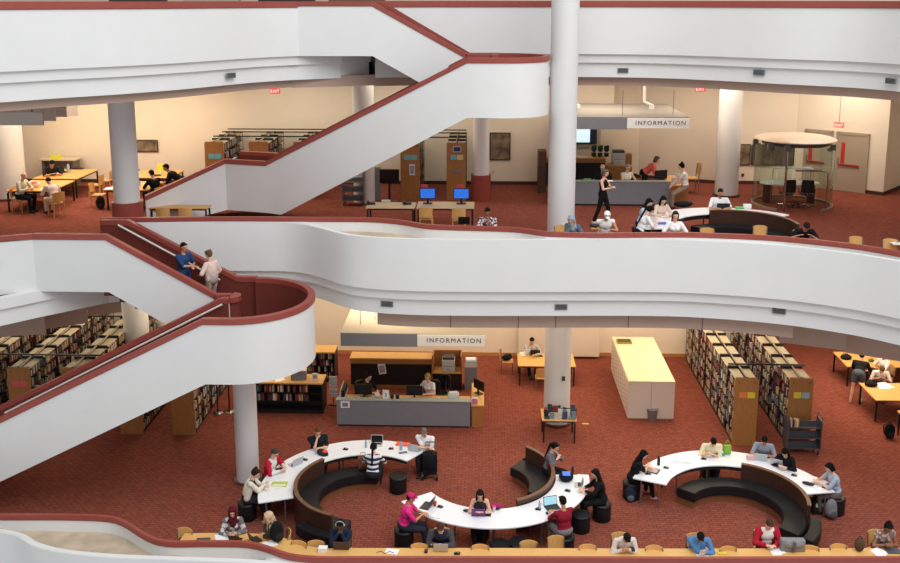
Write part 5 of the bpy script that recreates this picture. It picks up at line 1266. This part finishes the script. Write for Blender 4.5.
# ---- middle table
person('person in a bright pink shirt and pink cap, at a laptop', 411, 498, F1, 2, 1, (34, 26, 28), 'short', (226, 52, 134), .9, lean=12, hp=14, hl=(-.06, .46, .80), hr=(.02, .42, .80), cap_=(206, 40, 104), seat='stool', legs=(46, 46, 56), wide=1.1, feet=[(-.08, .56), (.1, .5)])
person('person with long dark hair and bare shoulders behind the purple laptop', 480, 494.5, F1, -92, 0, (44, 28, 28), 'long', (44, 40, 46), 0, lean=14, hp=24, hl=(-.04, .3, .82), hr=(.05, .3, .82), female=True, seat='stool', legs=(40, 36, 44))
person('person in a dark red shirt with a small white mark on the back', 562.5, 501, F1, 118, 1, (28, 24, 24), 'short', (136, 30, 48), .9, lean=8, hp=10, hl=(-.12, .44, .80), hr=(.04, .42, .80), seat='stool', legs=(130, 126, 128), wide=1.05)
person('person in a long sleeved black sweater, at the right end of the middle table', 595.5, 473.5, F1, 186, 0, (32, 26, 26), 'long', (24, 24, 26), 1.8, lean=12, hp=20, hl=(-.06, .46, .80), hr=(.08, .44, .80), female=True, seat='stool', legs=(24, 24, 26))
person('person in a grey top behind the middle bench backrest', 555.1, 446.6, F1, -25, 0, (24, 22, 24), 'tail', (108, 104, 110), 1.8, lean=14, hp=20, hl=(-.05, .24, 1.0), hr=(.06, .28, .9), seat=None, female=True, legs=(30, 30, 34))
# ---- right table
person('person in a black top, writing at the left end of the right table', 643.5, 454.5, F1, 2, 0, (24, 20, 22), 'long', (26, 26, 28), .8, lean=20, hp=26, hl=(-.06, .44, .80), hr=(-.14, .42, .80), female=True, seat='stool', legs=(28, 28, 32), feet=[(-.2, .4), (.12, .52)], shoe=(196, 130, 120))
person('person in a pale yellow shirt, head bowed, at the top of the right table', 713.5, 442, F1, -94, 0, (28, 24, 24), 'short', (232, 224, 184), 1.0, lean=24, hp=42, hl=(.02, .36, .81), hr=(.12, .38, .81), seat='stool', wide=1.08)
person('person in a grey shirt with a silver laptop, at the right table', 764.5, 440.5, F1, -104, 1, (26, 24, 24), 'short', (148, 158, 172), .9, lean=22, hp=34, seat='stool')
person('person with long black hair and a black top, at the right table', 785, 452.5, F1, -120, 0, (18, 16, 18), 'long', (26, 26, 30), 1.8, lean=22, hp=34, hl=(-.06, .38, .8), hr=(.1, .36, .8), seat='stool', female=True)
person('person in a pale blue shirt with bowl cut hair, right end of the right table', 829.5, 467.5, F1, 178, 0, (22, 20, 22), 'bob', (168, 182, 200), .9, lean=14, hp=26, hl=(-.03, .42, .80), hr=(.12, .44, .80), seat='stool', legs=(110, 96, 90))
# ---- lower information desk and behind
person('person in a dark top with pinned hair, left clerk at the lower desk', 368.5, 376.5, F1, -35, 0, (34, 24, 24), 'bun', (34, 36, 42), 1.7, lean=10, hp=16, female=True, seat='office')
person('person with blonde hair and a white top, right clerk at the lower desk', 427.5, 377, F1, -120, 0, (214, 170, 104), 'bob', (236, 234, 232), .5, lean=12, hp=12, hl=(-.12, .4, .78), hr=(.14, .36, .78), female=True, seat='office')
person('person in a grey top with a laptop at the back wall table', 532, 341, F1, -86, 1, (26, 22, 24), 'short', (176, 172, 170), 1.9, lean=12, hp=18, hl=(-.1, .38, .8), hr=(.05, .24, 1.02))
person('person in a black shirt and denim shorts, standing and leaning over a table', 862, 355.5, F1, 62, 0, (50, 34, 30), 'short', (28, 28, 30), .9, stand=True, lean=58, hp=-10, hl=(-.05, .62, .84), hr=(.12, .62, .84), legs=(84, 92, 106), leglen=.5, feet=[(-.16, -.2), (.16, .0)], seat=None, shoe=(196, 160, 130))
person('person in a white shirt and dark cap, sitting at the far right hand table', 883.5, 354, F1, -160, 1, (24, 22, 24), 'short', (232, 226, 222), .9, lean=10, hp=4, hl=(-.05, .4, .8), hr=(.1, .36, .8), cap_=(60, 60, 66))
person('person in a white shirt bending over papers at the right hand table', 882, 369.5, F1, -105, 1, (120, 92, 66), 'short', (236, 228, 222), .9, lean=34, hp=40)
# ---- upper floor, left tables
person('person bald with a pale shirt, reading at the upper left table', 24, 176, F2, -12, 0, (150, 130, 120), 'fringe', (206, 204, 184), 1.8, lean=16, hp=20, hl=(-.1, .42, .8), hr=(.1, .42, .8), legs=(30, 30, 34))
person('person in a black shirt, leaning on the upper wall table', 52, 163.5, F2, -55, 1, (22, 20, 22), 'short', (34, 34, 38), .9, lean=22, hp=34)
person('person in a pale pink shirt and cream trousers, back turned, at the upper left table', 48.5, 181, F2, 140, 0, (40, 30, 28), 'short', (232, 214, 206), .9, lean=34, hp=46, legs=(226, 210, 190), feet=[(-.1, .5), (.12, .56)])
person('person in black with short black hair, sitting right of the collared column', 151.5, 173.5, F2, 145, 0, (20, 18, 20), 'short', (26, 26, 28), 1.8, lean=12, hp=24, legs=(30, 30, 34))
person('person in black bending over the table under the framed picture', 166, 167.5, F2, 190, 1, (20, 18, 20), 'short', (24, 24, 26), 1.2, stand=True, lean=58, hp=-6, hl=(-.08, .62, .84), hr=(.1, .6, .84), seat=None, legs=(26, 26, 28))
# ---- upper rail row
person('person in a plaid shirt behind the rail, hands at the face', 487.5, 212, F2, CAMW, 2, (30, 26, 26), 'short', (214, 190, 196), 1.9, lean=12, hp=16, hl=(-.06, .26, 1.0), hr=(.08, .3, .95), stripes=('v', (54, 44, 58), 14))
person('person in a grey headscarf and blue grey jacket behind the rail', 571.5, 219.5, F2, -110, 0, (150, 160, 172), 'hijab', (86, 104, 122), 1.9, lean=22, hp=30, hl=(-.1, .36, .8), hr=(.02, .28, 1.0), female=True)
person('person in a white sleeveless shirt and white cap behind the rail', 607, 215.5, F2, -85, 1, (40, 30, 28), 'short', (238, 238, 238), .1, lean=22, hp=36, hl=(-.1, .44, .8), hr=(.22, .4, .8), cap_=(240, 240, 240))
person('person in sleeveless black standing before the upper information desk', 605.5, 173, F2, -30, 0, (122, 116, 112), 'bob', (24, 24, 26), .0, stand=True, lean=2, hp=14, hl=(-.02, .3, 1.2), hr=(.1, .3, 1.18), legs=(26, 26, 28), seat=None, female=True, feet=[(-.12, .1), (.12, -.22)], shoe=(210, 206, 200))
person('person bald in black, clerk behind the upper information desk', 602.5, 167.5, F2, -120, 0, (120, 110, 104), 'fringe', (32, 32, 36), .9, lean=8, hp=12, seat='office', glasses=True, wide=1.1)
person('person in a white sleeveless top with short grey hair, behind the upper desk', 628, 167.5, F2, -70, 0, (206, 200, 192), 'short', (232, 222, 208), .1, lean=10, hp=10, seat=None, female=True, wide=1.1)
person('person in an orange shirt leaning over the upper desk', 657, 159.5, F2, -12, 0, (112, 100, 96), 'bob', (222, 104, 90), .9, stand=True, lean=50, hp=-8, hl=(-.08, .55, .84), hr=(.16, .55, .84), legs=(30, 28, 34), seat=None, female=True, wide=1.12)
person('person in a white top with pinned black hair, right end of the upper desk', 681.5, 166.5, F2, 172, 0, (22, 18, 20), 'bun', (232, 228, 222), .5, lean=10, hp=16, seat=None, sit=.66, female=True, legs=(150, 130, 110))
# ---- upper white table
person('person in a pale blue top, far left of the group at the upper white table', 649, 202.5, F2, -35, 0, (26, 22, 24), 'long', (178, 196, 212), .8, lean=18, hp=24, female=True, seat='stool')
person('person in a beige top with wavy black hair, group at the upper white table', 663.5, 200, F2, -75, 0, (24, 20, 22), 'long', (220, 198, 180), 1.8, lean=16, hp=24, female=True, seat='stool')
person('person in a white top and dark skirt seen from behind the group', 650, 210, F2, 15, 0, (22, 18, 20), 'tail', (236, 236, 236), .9, lean=22, hp=30, female=True, seat='stool', legs=(30, 30, 40))
person('person in a white printed shirt facing the camera behind the rail', 675.5, 215.5, F2, -92, 0, (66, 46, 40), 'bob', (234, 234, 236), .9, lean=6, hp=10, female=True, hl=(-.16, .34, .8), hr=(.16, .34, .8))
person('person with a beard in a white shirt, behind a black laptop', 720.5, 192.5, F2, -90, 1, (40, 34, 32), 'short', (238, 238, 240), .9, lean=8, hp=18, hl=(-.14, .4, .8), hr=(.14, .4, .8), beard=True, seat='stool', wide=1.08)
person('person in a black shirt with the head bowed on the right of the rail', 806.5, 226.5, F2, -96, 1, (44, 34, 32), 'short', (28, 28, 32), .8, lean=40, hp=40, hl=(-.16, .46, .8), hr=(.2, .46, .8))
# ---- the two on the staircase
person('person in a navy shirt with a backpack walking down the lower staircase', 183.8, 247, 4.6, -25, 1, (24, 22, 24), 'short', (44, 70, 110), .9, stand=True, lean=3, hp=6, hl=(-.1, .26, 1.1), hr=(-.04, .3, 1.12), legs=(40, 60, 96), seat=None, floor=YN2+1.0, turn=-10)
person('person in a pale pink cardigan walking up the lower staircase', 208.5, 254.5, 4.2, 150, 0, (128, 98, 70), 'curly', (222, 196, 184), 1.8, stand=True, lean=4, hp=14, hl=(-.2, .2, 1.08), hr=(.16, .12, .95), legs=(160, 146, 140), seat=None, female=True, floor=YN2+1.2, jacket=(222, 196, 184))
# ---- laptops, papers, bags
def on(x, y, z, kind, name, label, cat, rz=0, s=1.0, dz=.002, group=None):
    p = pz(x, y, z+dz); return put(name, kind, p, rz, label, cat, group, s)
T1 = .74
on(441, 549, T1, LAP_S, 'laptop', 'silver laptop with a round mark before the grey hooded jacket', 'laptop', PI)
on(342, 547, T1, LAP_BR, 'laptop', 'brown laptop before the headphones wearer', 'laptop', PI)
on(236, 540, T1, LAP_B, 'laptop', 'dark laptop between the two headscarf wearers', 'laptop', PI-.1, .8)
on(203, 541, T1, [P('slate', MB().box(-.16, .16, -.1, .1, 0, .03), plas((70, 64, 60)), bevel=.008)], 'laptop', 'closed dark device at the left end of the long desk', 'laptop', .1)
on(222, 538.5, T1, SHEETS, 'paper', 'spread white papers by the maroon headscarf', 'paper', .4, 1.4)
on(222, 534, T1, [P('case', MB().box(-.09, .09, -.03, .03, 0, .04), plas((60, 160, 210)), bevel=.01)], 'pencil_case', 'light blue pencil case by the maroon headscarf', 'case', .2)
on(256, 540, T1, LAP_B, 'laptop', 'black open laptop under the beige headscarf', 'laptop', PI-.8, .85)
on(270, 544.5, T1, OBOOK, 'open_book', 'open book by the black coat on the long desk', 'book', .5)
on(277, 541, T1, BP_BLACK, 'backpack', 'large black bag lying on the long desk', 'bag', .7, 1.1)
on(323, 551, T1, [P('box', MB().box(-.1, .1, -.07, .07, 0, .1), PAPER)], 'carton', 'white carton left of the brown laptop', 'box')
on(700, 552, T1, SHEETS, 'paper', 'white papers under the blue shirt', 'paper', .2, 1.3)
on(722, 554, T1, [P('case', MB().box(-.1, .1, -.04, .04, 0, .03), plas((226, 200, 70)))], 'pencil_case', 'yellow slim case right of the blue shirt', 'case')
on(775, 551.5, T1, SHEETS, 'paper', 'white papers before the red cardigan', 'paper', .1)
on(792, 550, T1, [('bag_body', remesh(MB().box(-.27, .27, -.08, .08, .0, .28).ell((0, -.05, .18), (.26, .09, .11), 14, 8), .018, cloth((134, 134, 136)), 'bag'), [P('buckle_strap', MB().box(-.03, .03, -.16, -.1, .05, .28), plas((90, 90, 92)))])], 'satchel', 'grey satchel on the desk right of the red cardigan', 'bag')
on(859, 551, T1, [('bag_body', remesh(MB().ell((0, 0, .16), (.12, .09, .17), 14, 8), .015, cloth((84, 68, 52)), 'bag'), [P('handle', MB().tube([(-.06, 0, .3), (0, 0, .38), (.06, 0, .3)], .012), BLACK)])], 'handbag', 'small brown bag left of the bun wearer', 'bag')
on(878, 553, T1, SHEETS, 'paper', 'white paper beside the small brown bag', 'paper', .3)
on(893, 551, T1, [P('slate', MB().box(-.17, .17, -.12, .12, 0, .02), plas((80, 84, 92)), bevel=.005)], 'laptop', 'closed grey laptop before the bun wearer', 'laptop')
on(426, 552.5, T1, [P('knob', MB().cyl(0, 0, 0, .06, .04, 12), BLACK)], 'desk_grommet', 'small black round object left of the silver laptop', 'object'); on(457, 554, T1, OUTLET, 'power_outlet', 'black desk outlet right of the silver laptop', 'power outlet', 0, 1, .0, 'desk outlets')
on(432, 547, T1, CUP, 'cup', 'small cup by the grey hooded jacket', 'cup')
on(633, 549.5, T1+.1, [P('body', MB().box(-.04, .04, -.08, .08, 0, .01), BLACK)], 'phone', 'black phone held by the white shirt reader', 'phone')
on(385, 553, T1, [P('cable', MB().tube([(-.2, 0, .01), (-.1, .06, .012), (0, -.03, .01), (.1, .05, .012), (.2, 0, .01)], .006), BLACK)], 'cable', 'thin dark cable on the desk right of the brown laptop', 'cable')
on(392, 551.5, T1, SHEET, 'paper', 'white sheet left of the grey hooded jacket', 'paper', 1.4)
# left table
on(270, 486, T1, SHEETS, 'paper', 'white sheets before the cream cardigan', 'paper', .2, 1.4)
on(279.5, 484.5, T1, [P('cover', MB().box(-.2, .2, -.12, .12, 0, .02), plas((188, 204, 80)), [P('page', MB().box(-.17, .17, -.10, -.03, .02, .023), PAPER)])], 'booklet', 'lime green booklet on the left table', 'book', .02)
on(295, 464, T1, LAP_SL, 'laptop', 'grey open laptop of the raglan shirt', 'laptop', 2.4+PI/2)
on(285, 471, T1, BOTTLE, 'bottle', 'small bottle near the raglan shirt', 'bottle', 0, .6)
on(279, 469.5, T1, [P('body', MB().box(-.08, .08, -.05, .05, 0, .03), BLACK)], 'wallet', 'black wallet near the raglan shirt', 'wallet', .5)
BPR = backpack_kind(cloth((44, 46, 56)), cloth((230, 84, 60))); on(327.5, 456, T1, BPR, 'backpack', 'dark backpack with coral straps lying on the left table', 'bag', 1.2, .8).rotation_euler = (-1.35, .0, 1.0)
on(366, 447.5, T1, BOTTLE, 'bottle', 'clear bottle left of the striped top', 'bottle'); on(376.5, 445, T1, laptop_kind(LGREY, .34, SCREEN, 100), 'laptop', 'white laptop with a dark screen before the striped top', 'laptop', 0)
on(403, 444.5, T1, [P('folder', MB().box(-.2, .2, -.11, .11, 0, .03), plas((240, 96, 60)), bevel=.01)], 'folder', 'bright orange folder on the left table', 'folder', -.2); on(401, 450, T1, BOTTLE, 'bottle', 'tall clear bottle by the orange folder', 'bottle', 0, 1.25)
on(403, 453, T1, [P('body', MB().box(-.12, .12, -.04, .04, 0, .03), plas((120, 110, 120)), bevel=.01)], 'pouch', 'small grey pouch below the orange folder', 'pouch', .3)
on(415, 449.5, T1, LAP_SL, 'laptop', 'silver laptop used by the white polo', 'laptop', PI-.35)
t = empty('wheeled_suitcase', (*pz(430, 478, 0)[:2], 0), 0, 'black wheeled bag standing by the left table end', 'suitcase')
me = remesh(MB().box(-.2, .2, -.12, .12, .16, .75).ell((0, -.02, .5), (.22, .17, .3), 14, 10), .02, cloth((26, 26, 28)), 'bag_body'); o = bpy.data.objects.new('bag_body', me); COL.objects.link(o); o.parent = t
for q in (-1, 1): MB().tube([(q*.2-.03, -.1, .09), (q*.2+.03, -.1, .09)], .09, 14).build('wheel', BLACK, t); MB().tube([(q*.12, .1, .6), (q*.12, .12, 1.02)], .012).build('pull_rod', VENTM, t)
MB().tube([(-.12, .12, 1.02), (.12, .12, 1.02)], .016).build('pull_handle', BLACK, t); MB().tube([(-.2, -.1, .09), (-.17, -.08, .3)], .02).tube([(.2, -.1, .09), (.17, -.08, .3)], .02).build('wheel_bracket', VENTM, t)
put('tote_bag', [('bag_body', remesh(MB().box(-.14, .14, -.06, .06, 0, .34).ell((0, 0, .1), (.16, .09, .1), 12, 8), .018, cloth((120, 78, 54)), 'bag'), [P('handle', MB().tube([(-.08, 0, .32), (-.06, 0, .46), (.06, 0, .46), (.08, 0, .32)], .01), cloth((80, 50, 36)))])], (*pz(363, 468, .47)[:2], .465), .2, 'brown bag on the bench beside the striped top', 'bag')
# middle table
on(426.5, 506, T1, LAP_LIT, 'laptop', 'black laptop with a pale lit screen before the pink shirt', 'laptop', -1.95+PI/2*0)
on(436.5, 516, T1, OBOOK, 'open_book', 'open magazine under the pink shirt hand', 'book', -.3, .9)
on(435, 506, T1, [P('cup_body', MB().lathe([(.03, 0), (.045, .12)], n=12), plas((206, 60, 60)))], 'cup', 'small red cup behind the magazine', 'cup')
on(478.5, 514, T1, LAP_P, 'laptop', 'purple laptop on the middle table', 'laptop', PI)
on(494, 512, T1, [P('glass', MB().lathe([(.03, 0), (.04, .15)], n=12), mat('cup_glass', (220, 200, 200), .1, spec=.8)), P('lid', MB().cyl(0, 0, .15, .16, .042, 12), plas((200, 70, 90)))], 'drink_cup', 'drink cup with a pink lid right of the purple laptop', 'cup')
on(495.5, 508.5, T1, [('bag_body', remesh(MB().ell((0, 0, .06), (.17, .08, .07)), .015, cloth((170, 40, 110)), 'bag'), [P('trim_band', MB().box(-.1, .1, -.09, -.07, .03, .06), BLACK)])], 'handbag', 'magenta bag right of the purple laptop', 'bag')
on(466.5, 511.5, T1, [P('pouch', MB().ell((0, 0, .03), (.09, .05, .03), 12, 6), BLACK)], 'pouch', 'black soft pouch left of the purple laptop', 'pouch')
on(552.5, 508, T1, LAP_LIT, 'laptop', 'laptop with a pale lit screen before the dark red shirt', 'laptop', .35)
on(566, 480, T1, [('bag_body', remesh(MB().ell((0, 0, .1), (.2, .2, .11)), .018, cloth((28, 30, 36)), 'bag'), [P('tablet', MB().box(-.1, .1, -.16, .06, .2, .215), BLUESCR)])], 'shoulder_bag', 'black round bag with a blue tablet on it, middle table', 'bag')
on(578, 485, T1, LAP_S, 'laptop', 'thin laptop under the black sweater hands', 'laptop', -1.6+PI*0, .8)
on(572.5, 474.5, T1, BOTTLEB, 'bottle', 'dark bottle by the round black bag', 'bottle'); on(583, 476.5, T1, SHEET, 'paper', 'printed sheet near the black sweater', 'paper', 1.5)
on(547, 513.5, T1, [P('mouse', MB().ell((0, 0, .015), (.035, .055, .02), 12, 6), BLACK)], 'mouse', 'black mouse left of the dark red shirt', 'mouse'); on(539.5, 509, T1, BOTTLE, 'bottle', 'clear bottle left of the pale lit laptop', 'bottle', 0, .9)
# right table
on(651.5, 470.5, T1, [P('pad', MB().box(-.2, .2, -.14, .14, 0, .02), plas((52, 48, 50)), [P('page', MB().box(-.17, .17, -.11, .11, .02, .023), plas((196, 180, 170)))])], 'tablet', 'open tablet case before the black top', 'tablet', -.5)
on(658.5, 465, T1, BOTTLEB, 'bottle', 'black bottle beside the tablet case', 'bottle', 0, 1.15)
on(681, 460, T1, OBOOK, 'open_book', 'open magazine with photos on the right table', 'book', -.15, 1.6); on(686, 459, T1, SHEETS, 'paper', 'papers under the open magazine', 'paper', -.3, 1.3)
on(718, 455, T1, [P('cover', MB().box(-.17, .17, -.08, .08, 0, .02), plas((70, 150, 160)))], 'folder', 'teal folder under the pale yellow shirt', 'folder', .1); on(704, 454, T1, SHEET, 'paper', 'sheet left of the teal folder', 'paper', .4); on(716, 452.5, T1+.04, [P('body', MB().box(-.05, .05, -.08, .08, 0, .012), BLACK)], 'phone', 'black phone in the hand of the pale yellow shirt', 'phone')
on(727, 454, T1, [('bag_body', remesh(MB().box(-.1, .1, -.06, .06, .02, .26).ell((0, 0, .12), (.12, .08, .1)), .018, cloth((130, 180, 70)), 'bag'), [P('handle', MB().tube([(-.05, 0, .33), (0, 0, .42), (.05, 0, .33)], .012), cloth((130, 180, 70)))])], 'tote_bag', 'green bag behind the pale yellow shirt', 'bag')
on(760.5, 459, T1, LAP_S, 'laptop', 'silver laptop before the grey shirt', 'laptop', PI-.25); on(750.5, 459.5, T1, [P('box', MB().box(-.1, .1, -.06, .06, 0, .12), plas((214, 176, 172)))], 'carton', 'small pale carton left of the silver laptop', 'box')
on(777, 464.5, T1, LAP_SL, 'laptop', 'pale laptop before the long black hair', 'laptop', PI-.5); on(788, 466, T1, [P('body', MB().box(-.05, .05, -.08, .08, 0, .02), plas((200, 80, 90)))], 'phone', 'pinkish phone right of the pale laptop', 'phone', .6)
on(820, 482.5, T1, OBOOK, 'open_book', 'open book before the pale blue shirt', 'book', .5, 1.2); on(808, 484.5, T1, [P('pouch', MB().ell((0, 0, .03), (.16, .07, .04), 12, 6), BLACK)], 'pouch', 'long black pouch before the pale blue shirt', 'pouch', -.5); on(824.5, 487.5, T1, [P('body', MB().box(-.06, .06, -.03, .03, 0, .02), BLACK)], 'phone', 'black phone at the right table end', 'phone')
on(812, 478.5, T1, SHEET, 'paper', 'white sheet above the long black pouch', 'paper', -.6)
# bags on the floor
for (x, y, k, nm, s, rz) in [(630, 501, BP_NAVY, 'navy and grey backpack on the floor below the black top at the right table', .95, 0), (830, 518, BP_GREY, 'black and grey backpack under the right end of the right table', 1.15, .3), (889, 438, BP_BLACK, 'black backpack on the floor beside the nearest right edge table', 1.05, 0)]:
    p = pz(x, y, 0); put('backpack', k, p, rz, nm, 'bag', None, s)
put('camera_bag', [('bag_body', remesh(MB().box(-.2, .2, -.14, .14, .02, .36), .02, cloth((30, 30, 34)), 'bag'), [P('window', MB().box(-.14, .14, -.15, -.14, .22, .32), plas((190, 200, 200)))])], (*pz(818, 512, 0)[:2], 0), .1, 'boxy black bag left of the grey backpack', 'bag')
# back wall table, right edge tables
on(535, 354.5, T1, LAP_B, 'laptop', 'black laptop on the back wall table', 'laptop', PI); on(524, 354, T1, SHEETS, 'paper', 'papers on the back wall table', 'paper', .2, 1.2); on(541, 356.5, T1, [P('pouch', MB().box(-.06, .06, -.03, .03, 0, .04), BLACK)], 'pouch', 'small black pouch on the back wall table', 'pouch')
on(524.5, 351, T1, CUP, 'cup', 'dark small cup on the back wall table', 'cup'); on(882, 386, T1, SHEETS, 'paper', 'white sheets on the second right edge table', 'paper', 0, 1.6)
on(871, 386, T1, [('bag_body', remesh(MB().ell((0, 0, .07), (.22, .13, .09)), .018, cloth((30, 28, 28)), 'bag'), [P('strap', MB().tube([(-.15, 0, .1), (-.05, .1, .17), (.1, .1, .14)], .012), BLACK)])], 'shoulder_bag', 'black bag on the second right edge table', 'bag'); on(846, 359, T1, [('bag_body', remesh(MB().ell((0, 0, .07), (.2, .15, .1)), .018, cloth((30, 28, 28)), 'bag'), [P('strap', MB().tube([(-.15, 0, .1), (-.05, .1, .19), (.1, .1, .14)], .012), BLACK)])], 'shoulder_bag', 'black bag on the table beside the denim shorts', 'bag')
on(871, 361.5, T1, [P('pouch', MB().ell((0, 0, .05), (.1, .08, .06), 12, 8), plas((70, 90, 60)))], 'pouch', 'dark green pouch on the far right hand table', 'pouch')
# upper floor
T2 = F2+.74
on(34, 187, T2, [('bag_body', remesh(MB().ell((0, 0, .1), (.22, .17, .12)), .02, cloth((236, 214, 208)), 'bag'), [P('fold', MB().ell((.05, -.05, .16), (.12, .1, .07), 12, 8), cloth((226, 150, 140)))])], 'plastic_bag', 'white and pink plastic bag on the upper left table', 'bag')
on(44, 189, T2, SHEETS, 'paper', 'open papers on the upper left table', 'paper', .2, 1.2); on(63.5, 172.5, T2, LAP_B, 'laptop', 'black laptop on the upper wall table', 'laptop', 1.2); on(55, 174, T2, SHEETS, 'paper', 'papers on the upper wall table', 'paper', .4, 1.3)
on(77, 168.8, T2, [P('pad', MB().box(-.25, .25, -.12, .12, 0, .03), BLACK)], 'keyboard', 'flat black tray at the end of the upper wall table', 'tray'); on(68.5, 172.5, T2, BOTTLE, 'bottle', 'clear bottle on the upper wall table', 'bottle', 0, 1.6)
on(109, 188.5, T2, SHEETS, 'paper', 'papers left of the collared column', 'paper', .1, 1.3); on(140, 186, T2, BOTTLE, 'bottle', 'clear bottle right of the collared column', 'bottle', 0, .9); on(157, 175.5, T2, LAP_LIT, 'laptop', 'laptop with blue screen under the bending figure', 'laptop', -1.2); on(139.5, 173, T2, CUP, 'cup', 'cup on the table under the picture', 'cup')
on(722, 209.5, T2, laptop_kind(PLASTIC, .4), 'laptop', 'big black laptop before the bearded white shirt', 'laptop', PI); on(683, 206.5, T2, [('bag_body', remesh(MB().ell((0, 0, .08), (.3, .15, .1)), .02, cloth((28, 28, 30)), 'bag'), [P('strap', MB().tube([(.1, 0, .1), (.25, .05, .15), (.36, 0, .04)], .012), BLACK)])], 'shoulder_bag', 'black bag lying on the upper white table', 'bag')
on(739.5, 208.5, T2, [P('box', MB().box(-.13, .13, -.08, .08, 0, .05), plas((80, 180, 90)))], 'carton', 'green pack on the upper white table', 'box'); on(747, 208.5, T2, [P('box', MB().box(-.12, .12, -.05, .05, 0, .14), PAPER)], 'carton', 'white carton right of the green pack', 'box'); on(656, 218, T2, SHEETS, 'paper', 'papers among the group at the upper white table', 'paper', .1, 1.8)
on(662, 224, T2, [P('box', MB().box(-.12, .12, -.08, .08, 0, .05), plas((90, 110, 180)))], 'carton', 'blue and white pack near the group', 'box'); on(594, 226.5, T2+.25, [P('pouch', MB().ell((0, 0, .03), (.15, .08, .06), 12, 6), BLACK)], 'pouch', 'black pouch under the white cap', 'pouch'); on(676, 225.5, T2+.02, LAP_BR, 'laptop', 'brown laptop before the white printed shirt', 'laptop', PI)
on(609.5, 181, F2+1.15, [P('page', MB().box(-.09, .09, -.06, .06, 0, .01), PAPER)], 'paper', 'white paper held by the standing black dress', 'paper', 0, 1.2); on(898, 244, T2, OBOOK, 'open_book', 'open book at the right end of the upper desk', 'book')
# lights on the stack lamps at lower left
